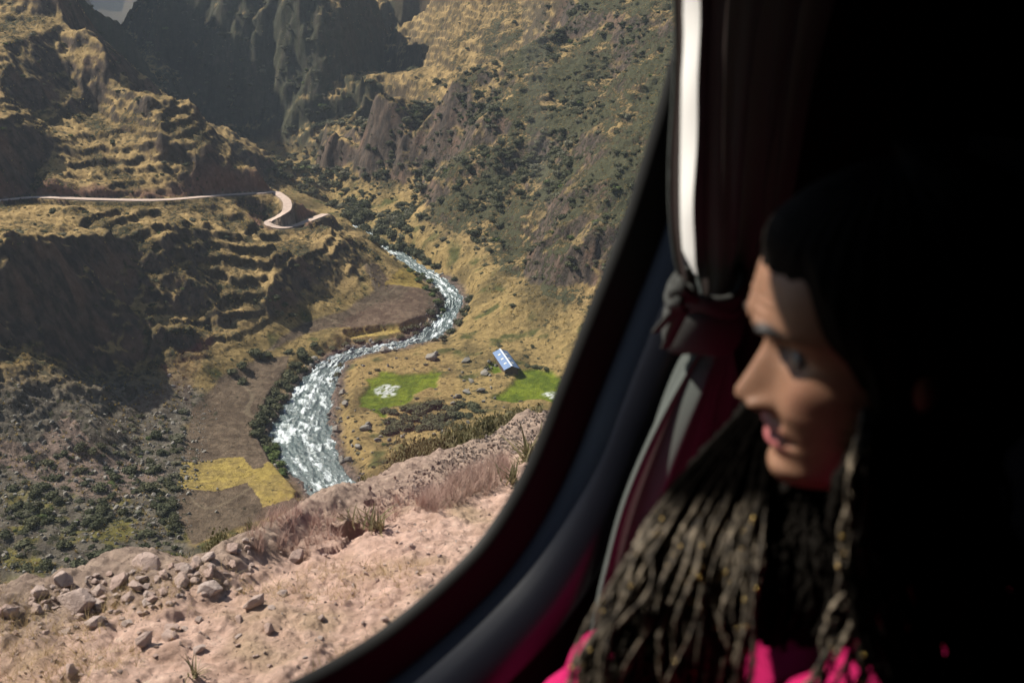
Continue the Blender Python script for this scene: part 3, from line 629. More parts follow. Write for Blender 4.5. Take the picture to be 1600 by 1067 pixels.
# spiky plants, leaf by leaf
M_SPK = leaf_mat('spiky_leaf', (.15, .145, .075), (.30, .24, .14)); 
def spiky(u, v, px_h, n, label, seed):
    p = near_hit(u, v); rr = random.Random(seed)
    if p is None: return
    h = px_h / F * (p - Vector((0, 0, CZ))).length; root = tag(empty('spiky_plant', p), label, 'plant', 'spiky plants on the bank'); lm = []
    for q in range(5):
        V, Fc = [], []; bend = rr.uniform(.1, .5)
        for j in range(6):
            t = j / 5; ww = .045 * (1 - t ** 1.5) + .002; c = Vector((bend * t * t, 0, t * (1 - .15 * t * bend)))
            V += [(c.x, -ww, c.z), (c.x + .02 * (1 - t), 0, c.z - .01), (c.x, ww, c.z)]
        for j in range(5):
            for s in (0, 1): a = 3 * j + s; Fc.append((a, a + 1, a + 4, a + 3))
        m = mesh_np('leaf', np.array(V), np.array(Fc)); m.materials.append(M_SPK); lm.append(m)
    for q in range(n):
        o = link('leaf', lm[q % 5], parent=root); s = h * rr.uniform(.6, 1.1); o.scale = (s, s, s)
        o.rotation_euler = (0, rr.uniform(0.0, .9), rr.uniform(0, 6.283)); o.location = (rr.gauss(0, h * .16), rr.gauss(0, h * .16), 0)
spiky(590, 828, 48, 30, 'spiky green plant with upright blades in the pinkish grass', 1)
spiky(555, 822, 32, 18, 'smaller spiky plant just beside the tall upright one', 2)
spiky(832, 722, 62, 38, 'large spiky plant beside the black window edge', 3)
spiky(800, 752, 48, 30, 'low spiky plant below the one at the window edge', 4)
spiky(300, 1060, 34, 16, 'grey dry tuft low on the verge', 5)
# ------------------------------------------------------------------ shrubs
def bush_mesh(name, seed, lobes=5, leaves=230, ls=.16, tall=.8, open_=0.0):
    rr = random.Random(seed); V, Fc = [], []
    bl = [(Vector((rr.uniform(-.5, .5), rr.uniform(-.5, .5), rr.uniform(.25, .6) * tall)), rr.uniform(.32, .52)) for _ in range(lobes)]; bl[0] = (Vector((0, 0, .4 * tall)), .55)
    for c, r in bl:                         # dark woody core
        bm = bmesh.new(); bmesh.ops.create_icosphere(bm, subdivisions=1, radius=r * .8)
        k = len(V)
        for v in bm.verts: q = v.co * rr.uniform(.8, 1.1); V.append((c.x + q.x, c.y + q.y, max(c.z + q.z * tall, 0)))
        Fc += [tuple(k + v.index for v in f.verts) + (k + f.verts[0].index,) for f in bm.faces][:0]
        tri_ = [tuple(k + v.index for v in f.verts) for f in bm.faces]; bm.free(); Fc += [t + (t[2],) for t in tri_]
    for _ in range(leaves):
        c, r = rr.choice(bl); d = Vector((rr.gauss(0, 1), rr.gauss(0, 1), rr.gauss(.3, 1))).normalized(); p = c + Vector((d.x, d.y, d.z * tall)) * r * rr.uniform(.75, 1.18)
        if p.z < 0: continue
        n = (d + Vector((rr.gauss(0, .6), rr.gauss(0, .6), rr.gauss(0, .6)))).normalized(); t = n.orthogonal().normalized(); b = n.cross(t); s = ls * rr.uniform(.5, 1.2); a = rr.uniform(0, 6.3)
        t, b = t * math.cos(a) + b * math.sin(a), b * math.cos(a) - t * math.sin(a); k = len(V)
        V += [tuple(p - t * s), tuple(p + b * s * .5), tuple(p + t * s), tuple(p - b * s * .5)]; Fc.append((k, k + 1, k + 2, k + 3))
    Vn = np.array(V); me = bpy.data.meshes.new(name); me.from_pydata([tuple(v) for v in V], [], [tuple(dict.fromkeys(f)) for f in Fc]); me.update(); return me
M_BD = leaf_mat('dark_bush_leaf', (.050, .058, .030), (.105, .105, .055), (.075, .075, .04), .18)
M_BG = leaf_mat('green_bush_leaf', (.075, .11, .03), (.12, .15, .045), (.09, .105, .04), .25)
M_BS = leaf_mat('silvery_bush_leaf', (.135, .135, .095), (.20, .185, .12), (.10, .10, .06), .2)
def kinds(mat, seed, n=5, **kw):
    r = [bush_mesh('bush', seed + i, **kw) for i in range(n)]
    for m in r: m.materials.append(mat)
    return r
BD = kinds(M_BD, 400); BG = kinds(M_BG, 420, 4); BS = kinds(M_BS, 440, 4)
# candidate places on the terrain, by density
Zs = blur(Z, 2); area = cell * dYs * np.ones_like(GX); VISb = blur(VIS.astype(float), 2) > .35
dens = np.zeros_like(GX)
gully = sstep(.02, .35, fbm(GX / 26, GY / 26, 4, 501) + .25 * (.9 - rg))
inb = (GY > 190) & (GY < 1150)
dens += (Z0 > 9) * (GX > -40) * (.004 + .045 * gully) * sstep(330, 420, GY + 1.0 * GX * 0)
mid = in_poly(U1, V1, [(430, 215), (520, 130), (620, 95), (700, 130), (900, 210), (880, 330), (720, 330), (690, 420), (600, 380), (520, 330), (420, 270)])
dens = np.where(mid & (GY > 440), .012 + .08 * gully, dens)
lowleft = in_poly(U1, V1, [(-50, 740), (160, 690), (200, 640), (320, 640), (325, 700), (270, 800), (300, 880), (-50, 960)]) & (GY < 340)
dens = np.where(lowleft, .03 + .09 * sstep(.0, .3, fbm(GX / 14, GY / 14, 3, 507)), dens)
leftslope = (GX < -60) & (Z0 > 9) & (GY > 290) & (GY < 620) & ~mid
dens = np.where(leftslope, .004 + .02 * sstep(.1, .4, fbm(GX / 20, GY / 20, 3, 509)), dens)
meadow = in_poly(U1, V1, [(520, 560), (700, 520), (880, 540), (880, 650), (600, 780), (520, 760), (520, 650)]) & (Z < 9)
dens = np.where(meadow, .005 + .02 * sstep(.1, .35, fbm(GX / 10, GY / 10, 3, 511)), dens)
gorge = (GY > 700) & (GX < -110); dens = np.where(gorge, .006 + .03 * gully, dens)
farg = (GY > 690) & (GX > -140) & (Z0 > 45); dens = np.where(farg, .0015, dens)
dens = dens * inb * VISb * (1 - flatten) * (1 - grn) * (rd > 5) * (vn > vw + 4) * (GK > -.72) * (GK < .3) * (glare_f < .1)
Wt = (dens * area).ravel(); NB = int(min(Wt.sum() * 1.8, 26000)); print('bush expectation', Wt.sum())
ii = rg2.choice(len(Wt), NB, p=Wt / Wt.sum(), replace=False)
bx, by, bz = GX.ravel()[ii] + rg2.normal(0, .5, NB), GY.ravel()[ii], Zs.ravel()[ii]
size = 1.65 * np.clip(rg2.lognormal(0, .42, NB), .45, 2.6) * (1 + .25 * (mid.ravel()[ii])) * np.where(lowleft.ravel()[ii], .8, 1) * np.where(leftslope.ravel()[ii] | meadow.ravel()[ii], .55, 1) * np.where(by > 650, 1.25, 1)
bu, bv = proj(bx, by, bz); inview = (bu > -10) & (bv < 950) & (bu < 1060) & ~((bv > 620) & (bu > 560))
pxs = size / np.sqrt(bx ** 2 + by ** 2 + (CZ - bz) ** 2) * inview
placed = []   # (loc, scale xyz, kind, label, group)
# hand placed shrubs : u, v(base), width px, tall, kind, label
HB = []
for u, v, w_ in [(395, 555, 26), (412, 560, 22), (378, 575, 24), (360, 585, 18), (433, 470, 22), (445, 478, 16), (455, 495, 16), (530, 575, 20), (528, 590, 22), (522, 600, 16), (380, 600, 20)]: HB.append((u, v, w_, .8, 'd', 'dark round bush on the bank between the ploughed field and the slope', 'bushes around the ploughed field'))
ln = [(478, 560), (468, 575), (455, 590), (447, 603), (438, 618), (428, 632), (420, 645), (412, 655), (405, 668), (408, 682), (415, 693)]
for i, (u, v) in enumerate(ln): HB.append((u - 6, v, 26, .85, 'd', 'dark shrub in the hedge row along the river bank', 'hedge row along the river bank')); HB.append((u + 4, v + 6, 22, .8, 'd', 'dark shrub in the hedge row along the river bank', 'hedge row along the river bank'))
for u, v in [(418, 705), (424, 718), (430, 712), (436, 728), (441, 740), (428, 700)]: HB.append((u, v, 24, .7, 'g', 'fresh green shrub between the yellow field and the river', 'green shrubs by the yellow field'))
for u, v in [(640, 425), (652, 440), (664, 452), (676, 462), (684, 472), (690, 486), (688, 498), (672, 442), (660, 432)]: HB.append((u, v, 15, .8, 'g', 'green shrub lining the upper bend of the river', 'green shrubs on the upper bend'))
for u, v in [(500, 552), (520, 545), (540, 541), (470, 548), (450, 552), (490, 541), (560, 535), (590, 533), (625, 527), (650, 522), (668, 510), (676, 500)]: HB.append((u, v, 17, .6, 'd', 'dark low bush on the step between the fields and the river', 'bushes on the field step'))
for u, v, w_ in [(600, 386, 26), (615, 392, 24), (585, 378, 26), (640, 396, 24), (655, 400, 26), (627, 388, 26), (570, 362, 26), (592, 365, 30), (612, 372, 28), (560, 350, 28), (540, 340, 24), (576, 340, 26), (600, 350, 22), (625, 355, 24), (520, 322, 22), (545, 318, 24), (570, 322, 22)]: HB.append((u, v, w_, .9, 'd', 'dark leafy tree like bush on the valley floor above the river', 'trees on the upper valley floor'))
for u, v, w_ in [(825, 573, 14), (835, 574, 15), (845, 575, 14), (853, 576, 12)]: HB.append((u, v, w_, .5, 'd', 'dark bush in the short hedge behind the green field', 'hedge by the shed'))
for i in range(34):
    u = 600 + (i % 12) * 13 + rr.uniform(-5, 5); v = 642 + (i // 12) * 14 + rr.uniform(-6, 6) + (u - 660) * -.12; HB.append((u, v, rr.uniform(18, 32), .6, 'd', 'dark brownish bush beside the boulders of the meadow', 'bushes in the boulder meadow'))
for j in range(8, 60, 2):
    for sd in (-1, 1):
        if rr.random() < .55: continue
        q = riv_s[j]; tt_ = riv_s[j + 1] - q; nl = math.hypot(tt_[0], tt_[1]); off = q[3] + rr.uniform(2.5, 5); px0, py0 = q[0] - tt_[1] / nl * sd * off, q[1] + tt_[0] / nl * sd * off; uu_, vv_ = proj(px0, py0, 1.0); HB.append((float(uu_), float(vv_), rr.uniform(12, 20), .8, 'd', 'dark bush standing on the bank of the upper river', 'bushes on the upper river banks'))
# trees of the photo's near edge : shrubs on the bank just over the crest, up to 45 m away
def near_shrub(u, vtop, px, y, kind, label, group, tall=.85):
    k = ray(u, vtop); p = PY(u, vtop, y); g = float(near_z(np.array([p.x]), np.array([p.y]))[0]); hgt = max(p.z - g, .5)
    wdt = px / F * (p - Vector((0, 0, CZ))).length; return (Vector((p.x, p.y, g - .1)), (wdt * .55, wdt * .55, max(hgt * .95, wdt * .5)), kind, label, group)
NS = []
for u, vt, px in [(350, 792, 92), (378, 800, 60), (322, 812, 56), (395, 782, 40)]: NS.append(near_shrub(u, vt, px, 22 + rr.uniform(-2, 2), 'n', 'large leafy shrub rising over the crest beside the yellow field', 'shrubs beside the yellow field'))
for u, vt, px in [(255, 850, 60), (230, 858, 40), (285, 846, 40), (20, 900, 50), (-10, 905, 50), (45, 905, 34)]: NS.append(near_shrub(u, vt, px, 15 + rr.uniform(-2, 2), 'g', 'green brown shrub poking up behind the rubble berm', 'shrubs behind the berm'))
for i in range(30):
    u = 625 + i * 7.4; vt = np.interp(u, [630, 700, 780, 850], [668, 644, 618, 606]) + rr.uniform(-4, 14); NS.append(near_shrub(u, vt, rr.uniform(75, 110), rr.uniform(26, 34), 'n', 'brown green shrub in the long row above the scree', 'row of shrubs above the scree'))
for u, vt, px in [(575, 715, 44), (600, 722, 40), (555, 735, 34), (535, 745, 30), (515, 752, 24), (590, 735, 36)]: NS.append(near_shrub(u, vt, px, 24 + rr.uniform(-2, 2), 'g', 'green shrub at the crest where the river disappears', 'green shrubs by the end of the river'))
BN = kinds(leaf_mat('near_bush_leaf', (.115, .105, .055), (.155, .14, .075), (.23, .185, .11), .3), 460, 4, leaves=1500, ls=.055, lobes=8)
BNG = kinds(leaf_mat('near_green_leaf', (.10, .12, .04), (.15, .16, .055), (.14, .12, .06), .3), 470, 3, leaves=1500, ls=.055, lobes=8)
nb = 0
def put_bush(loc, sc, k, label, group):
    global nb; src = {'d': BD, 'g': BG, 's': BS, 'n': BN, 'G': BNG}[k]; o = link('bush', rr.choice(src)); o.location = loc; o.scale = sc; o.rotation_euler = (0, 0, rr.uniform(0, 6.3)); tag(o, label, 'bush', group); nb += 1
for a in NS: put_bush(a[0], a[1], 'G' if a[2] == 'g' else a[2], a[3], a[4])
for u, v, w_, tall, k, lb, gp in HB:
    p = hit(u, v); s = w_ / F * (p - Vector((0, 0, CZ))).length * .62; put_bush(p - Vector((0, 0, .15)), (s, s, s * tall), k, lb, gp)
REST = max(300 - nb, 0); order = np.argsort(-pxs); top = order[:REST]; rest = order[REST:]
for i in top:
    if bv[i] > 560 and bu[i] < 340: lb, gp = 'dark rounded bush among boulders on the stony ground below the cliff', 'bushes on the stony ground below the cliff'
    elif bx[i] < -60 and by[i] < 620: lb, gp = 'dark bush on the terraced left slope', 'bushes on the left slope'
    elif bz[i] > 9: lb, gp = 'dark bush on the rough slope across the river', 'bushes on the slope across the river'
    else: lb, gp = 'dark bush in the dry meadow beside the river', 'bushes in the meadow'
    s = size[i]; put_bush((bx[i], by[i], bz[i] - .2), (s, s, s * rr.uniform(.6, .95)), 's' if (by[i] > 480 and rr.random() < .25) else 'd', lb, gp)
sc_ = size[rest][:, None] * np.stack([np.ones(len(rest)), np.ones(len(rest)), rg2.uniform(.55, .95, len(rest))], -1)
sel = rg2.random(len(rest)) < .72; pts_ = np.stack([bx[rest], by[rest], bz[rest] - .2], -1)
scatter('scrub', pts_[sel], sc_[sel], BD, 'thousands of dark bushes covering the far slopes')
scatter('scrub', pts_[~sel], sc_[~sel], BS + BG[:1], 'greyish shrubs mixed among the dark bushes of the far slopes')
# dry tussock grass on slopes
TG = [tuft_mesh('tussock', 26, .8, .55, .035, 60 + i) for i in range(3)]; M_TG = leaf_mat('tussock_straw', (.42, .30, .105), (.28, .21, .08), None, .3)
for m in TG: m.materials.append(M_TG)
Wt = ((Z0 > 8) * VISb * (GK > -.72) * (GK < .28) * (rd > 4) * (GY < 900) * (1 - rockm * .8) * area * (.3 + sstep(-.2, .3, n1))).ravel(); NT = 26000
ii = rg2.choice(len(Wt), NT, p=Wt / Wt.sum(), replace=False)
scatter('tussock_grass', np.stack([GX.ravel()[ii], GY.ravel()[ii], Z.ravel()[ii] - .1], -1), np.repeat(rg2.uniform(.5, 1.5, NT)[:, None], 3, 1), TG, 'tussocks of dry golden grass on the slopes', tilt=.3)
# ------------------------------------------------------------------ boulders
nk = 0
def put_boulder(p, s, label, group, flat=1):
    global nk; o = link('boulder', rr.choice(BK)); o.location = p + Vector((0, 0, s * .25)); o.scale = (s, s * rr.uniform(.8, 1.2), s * flat * rr.uniform(.8, 1.2)); o.rotation_euler = (rr.uniform(-.3, .3), rr.uniform(-.3, .3), rr.uniform(0, 6.3)); tag(o, label, 'boulder', group); nk += 1
GB = 'boulders in the river meadow'
NAMED = [(675, 562, 30, 'broad reddish boulder at the back of the river meadow'), (728, 565, 20, 'dark boulder with pale face near the middle of the dry meadow'), (757, 585, 24, 'dark humped boulder between the shed and the green field'), (602, 550, 24, 'large grey boulder standing in the bend of the river'),
         (492, 562, 18, 'pale boulder on the bank where the river turns'), (728, 615, 22, 'big boulder in the heap beside the green field'), (752, 612, 20, 'dark boulder at the outer end of the heap'), (715, 620, 16, 'rounded boulder in the middle of the heap'), (737, 597, 16, 'flat grey boulder just above the heap'),
         (708, 633, 14, 'grey boulder below the heap'), (722, 633, 13, 'lowest boulder of the heap'), (755, 628, 11, 'small pale boulder beyond the heap'), (535, 615, 18, 'dark boulder near the river bank by the green field'), (540, 632, 20, 'dark flat boulder left of the green field edge'), (527, 672, 22, 'wide dark boulder on the river bank below the meadow'),
         (575, 665, 16, 'boulder with grey top below the green field'), (570, 672, 26, 'long dark rock outcrop below the green field'), (560, 700, 20, 'brown boulder close to the river end'), (590, 690, 16, 'dark boulder in the lower meadow'), (545, 720, 16, 'dark boulder on the river edge near its end'), (680, 555, 16, 'brown boulder touching the broad reddish one')]
for u, v, px, lb in NAMED:
    p = hit(u, v); put_boulder(p, px / F * (p - Vector((0, 0, CZ))).length / 2, lb, GB, .8)
for i in range(70):
    while 1:
        u, v = rr.uniform(515, 790), rr.uniform(560, 720)
        if v < 740 - (u - 560) * .45 and not in_poly(np.array([u]), np.array([v]), [(570, 585), (690, 575), (690, 605), (600, 645), (560, 630)])[0]: break
    p = hit(u, v); put_boulder(p, rr.uniform(4, 10) / F * 340 / 2, 'grey boulder scattered in the dry river meadow', GB)
for i in range(85):
    j = rr.randrange(6, len(riv_s) - 3); q = riv_s[j]; t = riv_s[j + 1] - q; nl = math.hypot(t[0], t[1]); nr = np.array([-t[1], t[0]]) / nl; sd = rr.choice([-1, 1]); off = q[3] + rr.uniform(-1.2, 3.2)
    p = Vector((q[0] + nr[0] * sd * off, q[1] + nr[1] * sd * off, 0)); p.z = max(gz(p.x, p.y), -.4); put_boulder(p, rr.uniform(.6, 1.6), 'dark wet boulder lying along the edge of the river', 'boulders along the river edge')
for u, v in [(322, 722), (312, 724), (288, 738), (295, 745), (306, 744), (284, 760), (293, 764), (300, 768), (308, 762), (292, 772), (287, 780), (340, 765), (338, 800), (290, 728), (296, 722)]:
    p = hit(u, v); put_boulder(p, rr.uniform(4, 7) / F * 300 / 2, 'pale boulder lying on the edge of the yellow field', 'boulders on the yellow field')
while nk < 300:
    u, v = rr.uniform(0, 300), rr.uniform(650, 900)
    if v > berm_v(u) - 10: continue
    p = hit(u, v); put_boulder(p, rr.choice([3.5, 5, 6, 8, 11]) / F * 280 / 2, 'grey boulder among bushes on the stony ground below the cliff', 'boulders below the cliff')
Wt = ((lowleft * 1.0 + .8 * (rb > .3) * (GY < 430) * (vn > vw) + .5 * stony * (GY < 330)) * area * VISb).ravel(); NT = 9000; ii = rg2.choice(len(Wt), NT, p=Wt / Wt.sum())
BGm = [m.copy() for m in BK[:4]]
scatter('stones', np.stack([GX.ravel()[ii], GY.ravel()[ii], Z.ravel()[ii]], -1), (np.clip(rg2.pareto(2.5, NT) * .25 + .2, .2, 1.3))[:, None] * rg2.uniform(.7, 1.2, (NT, 3)), BGm, 'grey stones strewn below the cliff and along the river', tilt=1)
# ------------------------------------------------------------------ shed
g0 = hit(790, 583); zg = g0.z
def shed():
    A = PZ(781, 545, zg + 3.2); B = PZ(799.8, 572, zg + 3.2); LE = PZ(768, 546.5, zg + 2.0); RE = PZ(813.5, 575.5, zg + 2.0); A.z = B.z = LE.z = RE.z = zg
    ax = (B - A); ax.z = 0; Ln = ax.length; ax.normalize(); sd = Vector((ax.y, -ax.x, 0)); hwL = abs((LE - A).dot(sd)); hwR = abs((RE - B).dot(sd)); hw = (hwL + hwR) / 2
    root = tag(empty('shed', (A.x, A.y, zg - .8), math.atan2(ax.y, ax.x)), 'long low shed with blue grey metal roof beside the green field', 'shed')
    MT = plain('blue_grey_sheet_metal', (.11, .17, .30), .5, .4, .25, .6, metal=.3); MW = plain('dark_board_wall', (.10, .075, .055), .9, .1, .3, 2); MS = plain('skylight_sheet', (.62, .60, .50), .5, .4, .1); MC = plain('ridge_metal', (.62, .66, .72), .4, .5, .1)
    def box(name, x0, x1, y0, y1, z0, z1, mat, parent=root):
        V = [(x, y, z) for x in (x0, x1) for y in (y0, y1) for z in (z0, z1)]; Fq = [(0, 1, 3, 2), (4, 6, 7, 5), (0, 4, 5, 1), (2, 3, 7, 6), (0, 2, 6, 4), (1, 5, 7, 3)]
        return link(name, mesh_np(name, np.array(V), np.array(Fq), False), mat, parent)
    w1 = hw * .82
    V = [(x, y, z) for x in (.4, Ln - .8) for y, z in ((-w1, -.5), (w1, -.5), (w1, 2.75), (0, 3.8), (-w1, 2.75))]
    bm = bmesh.new(); vs = [bm.verts.new(v) for v in V]; bm.faces.new(vs[:5][::-1]); bm.faces.new(vs[5:])
    for i in range(5): bm.faces.new((vs[i], vs[(i + 1) % 5], vs[5 + (i + 1) % 5], vs[5 + i]))
    m = bpy.data.meshes.new('wall'); bm.to_mesh(m); bm.free(); link('wall', m, MW, root)
    for s in (-1, 1):
        n = 90; V = []
        for i in range(n + 1):
            x = Ln * i / n; dz = .035 * (i % 2)
            for yy_, z_ in ((0.0, 4.0), (s * hw, 2.7)):
                V += [(x, yy_, z_ + dz), (x, yy_, z_ - .06)]
        V = np.array(V); Fq = []
        for i in range(n): a = 4 * i; b = a + 4; Fq += [(a, a + 2, b + 2, b), (a + 1, b + 1, b + 3, a + 3), (a + 2, a + 3, b + 3, b + 2)]
        rp = link('roof_panel', mesh_np('roof_panel', V, np.array(Fq), False), MT, root)
        for q in (.25, .5, .75):
            x0 = Ln * q - .45 + (.1 * s); V = []
            for x in (x0, x0 + .9):
                for t in (.3, .62): V.append((x, s * hw * t, 4.0 - 1.3 * t + .07))
            V += [(v[0], v[1], v[2] - .04) for v in V]
            link('skylight', mesh_np('skylight', np.array(V), np.array([(0, 1, 3, 2), (4, 6, 7, 5), (0, 4, 5, 1), (2, 3, 7, 6), (0, 2, 6, 4), (1, 5, 7, 3)]), False), MS, rp)
    box('ridge_cap', -.05, Ln + .05, -.32, .32, 4.04, 4.12, MC)
    for x in (Ln - .5,):
        for s in (-1, 0, 1): box('post', x, x + .15, s * w1 - .08, s * w1 + .08, -.5, 2.75, MW)
shed()
# ------------------------------------------------------------------ bus interior
AD = Vector((.766, .643, 0)); AN = Vector((-.643, .766, 0)); O = Vector((0, 0, CZ))
def W_(s, d, z): return O + AD * s + AN * d + Vector((0, 0, z))
def on_plane(u, v, d):
    """photo line of sight onto the vertical plane d metres out from the camera: returns (s, z)"""
    r = ray(u, v); t = d / r.dot(AN); p = r * t; return (p.dot(AD), p.z)
bus = tag(empty('bus', (0, 0, CZ)), 'dark bus interior around a large rounded side window', 'bus')
edge_px = [(1092, -30), (1072, 45), (1051, 130), (1021, 235), (992, 328), (962, 408), (932, 484), (906, 549), (880, 615), (861, 665), (840, 715), (815, 765), (785, 815), (750, 862), (708, 905), (658, 950), (600, 996), (540, 1034), (480, 1067), (400, 1106), (300, 1150)]
GD_ = .735
EW = [on_plane(u, v, GD_) for u, v in edge_px]
zb = EW[-1][1]; ZTOP = .248
loop = [Vector((s, z, 0)) for s, z in EW]
ls = loop[-1]; print('window left bottom', ls); loop += [Vector((ls.x - .06, ls.y - .010, 0)), Vector((.0, ls.y + .0, 0)), Vector((-.05, ls.y + .04, 0)), Vector((-.065, ls.y + .12, 0)), Vector((-.065, ZTOP - .12, 0)), Vector((-.05, ZTOP - .03, 0)), Vector((-.0, ZTOP, 0)), Vector((.1, ZTOP, 0)), Vector((.3, ZTOP, 0))]  # unseen left end of the opening drawn in to cut the fill light
t_ = loop[0]; loop += [Vector((.52, ZTOP - .004, 0)), Vector((.68, ZTOP - .022, 0)), Vector((.80, ZTOP - .062, 0)), Vector((.89, ZTOP - .11, 0)), Vector((t_.x + .02, t_.y + .035, 0))]
loop = [Vector(p) for p in smooth_line([tuple(p) for p in loop] + [tuple(loop[0])], 4)[:-1]]
n_ = len(loop)
nrm = []
for i in range(n_):
    t = (loop[(i + 1) % n_] - loop[i - 1]).normalized(); nrm.append(Vector((-t.y, t.x, 0)))
cen = sum(loop, Vector()) / n_
ar_ = sum(loop[i].x * loop[(i + 1) % n_].y - loop[(i + 1) % n_].x * loop[i].y for i in range(n_))
if ar_ > 0: nrm = [-q for q in nrm]      # outward normals
def loft_loop(name, prof, mat, ):
    V = []
    for off, d in prof:
        for p, q in zip(loop, nrm): a = p + q * off; V.append(tuple(W_(a.x, d, a.y) - O))
    return link(name, mesh_np(name, np.array(V), grid_faces(len(prof), n_, True)), mat, bus)
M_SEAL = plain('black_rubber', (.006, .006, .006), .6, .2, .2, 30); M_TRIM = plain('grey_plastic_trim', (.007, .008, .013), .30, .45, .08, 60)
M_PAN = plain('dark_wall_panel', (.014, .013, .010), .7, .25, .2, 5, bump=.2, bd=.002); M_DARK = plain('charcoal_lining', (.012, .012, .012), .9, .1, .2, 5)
def trim_w(i): return 1
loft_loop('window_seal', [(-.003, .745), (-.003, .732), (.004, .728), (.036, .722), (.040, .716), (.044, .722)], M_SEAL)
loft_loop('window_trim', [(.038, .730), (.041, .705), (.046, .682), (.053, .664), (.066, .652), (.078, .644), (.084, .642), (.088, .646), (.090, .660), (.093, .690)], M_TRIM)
bm = bmesh.new(); vs = [bm.verts.new(W_(p.x, .741, p.y) - O) for p in [a + b * .01 for a, b in zip(loop, nrm)]]; bm.faces.new(vs); bmesh.ops.triangulate(bm, faces=bm.faces[:])
me = bpy.data.meshes.new('window_glass'); bm.to_mesh(me); bm.free()
M = NM('window_glass'); tb = M.n('ShaderNodeBsdfTransparent'); tb.inputs[0].default_value = (.96, .975, .97, 1); gb = M.n('ShaderNodeBsdfGlossy'); gb.inputs['Roughness'].default_value = .02
lw = M.n('ShaderNodeFresnel'); bf_ = M.n('ShaderNodeNewGeometry').outputs['Backfacing']; M.l(M.math('ADD', M.math('MULTIPLY', bf_, 1 / 1.27 - 1.27), 1.27), lw.inputs[0]); ms = M.n('ShaderNodeMixShader'); M.l(lw.outputs[0], ms.inputs[0]); M.l(tb.outputs[0], ms.inputs[1]); M.l(gb.outputs[0], ms.inputs[2]); M.l(ms.outputs[0], M.out.inputs['Surface'])
link('window_glass', me, M.m, bus)
def holed(name, off, d, mat, s0, s1, z0, z1):
    bm = bmesh.new(); a = [bm.verts.new(W_(p.x, d, p.y) - O) for p in [q + r * off for q, r in zip(loop, nrm)]]; ed = [bm.edges.new((a[i], a[(i + 1) % n_])) for i in range(n_)]
    b = [bm.verts.new(W_(s, d, z) - O) for s, z in ((s0, z0), (s1, z0), (s1, z1), (s0, z1))]; ed += [bm.edges.new((b[i], b[(i + 1) % 4])) for i in range(4)]
    bmesh.ops.triangle_fill(bm, edges=ed, use_beauty=True); me = bpy.data.meshes.new(name); bm.to_mesh(me); bm.free(); return link(name, me, mat, bus)
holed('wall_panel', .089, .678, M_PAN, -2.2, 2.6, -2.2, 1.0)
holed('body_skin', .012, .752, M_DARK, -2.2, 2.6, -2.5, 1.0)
def bbox(name, s0, s1, d0, d1, z0, z1, mat, parent=bus, bev=0):
    bm = bmesh.new(); vs = [bm.verts.new(W_(s, d, z) - O) for s in (s0, s1) for d in (d0, d1) for z in (z0, z1)]
    for f in [(0, 1, 3, 2), (4, 6, 7, 5), (0, 4, 5, 1), (2, 3, 7, 6), (0, 2, 6, 4), (1, 5, 7, 3)]: bm.faces.new([vs[i] for i in f])
    bmesh.ops.recalc_face_normals(bm, faces=bm.faces[:])
    if bev: bmesh.ops.bevel(bm, geom=bm.edges[:], offset=bev, segments=4, affect='EDGES')
    me = bpy.data.meshes.new(name); bm.to_mesh(me); bm.free()
    if bev: me.polygons.foreach_set('use_smooth', [True] * len(me.polygons))
    return link(name, me, mat, parent)
bbox('ceiling', -2.2, 2.6, -1.9, .76, .62, .66, M_DARK); bbox('floor', -2.2, 2.6, -1.9, .76, -1.45, -1.40, M_DARK)
bbox('bulkhead', 2.55, 2.6, -1.9, .76, -1.45, .66, M_DARK); bbox('bulkhead', -2.25, -2.2, -1.9, .76, -1.45, .66, M_DARK); bbox('side_lining', -2.2, 2.6, -1.95, -1.9, -1.45, .66, M_DARK)
# pillar cover beside the curtain, edge runs down and to the left
pc = [on_plane(u, v, .64) for u, v in [(1296, -60), (1286, 0), (1262, 110), (1240, 210), (1218, 310), (1200, 400), (1180, 520), (1165, 640), (1150, 800)]]
V = []; 
for s, z in pc:
    for ds, d in [(-.002, .676), (-.002, .648), (.006, .640), (.03, .637), (.30, .637), (.60, .640), (.9, .645)]: V.append(tuple(W_(s + ds, d, z) - O))
link('pillar_cover', mesh_np('pillar_cover', np.array(V), grid_faces(len(pc), 7)), M_PAN, bus)
def tube(path, rad, sides=10, flat=1.0):
    V = []; P = [Vector(p) for p in path]; n = len(P); up = Vector((0, 0, 1))
    for i, p in enumerate(P):
        t = (P[min(i + 1, n - 1)] - P[max(i - 1, 0)]).normalized(); a = t.cross(up)
        if a.length < .05: a = t.cross(Vector((1, 0, 0)))
        a.normalize(); b = t.cross(a); r = rad(i / (n - 1)) if callable(rad) else rad
        for k in range(sides): q = 2 * math.pi * k / sides; V.append(tuple(p + a * math.cos(q) * r + b * math.sin(q) * r * flat))
    return np.array(V), grid_faces(n, sides, True)
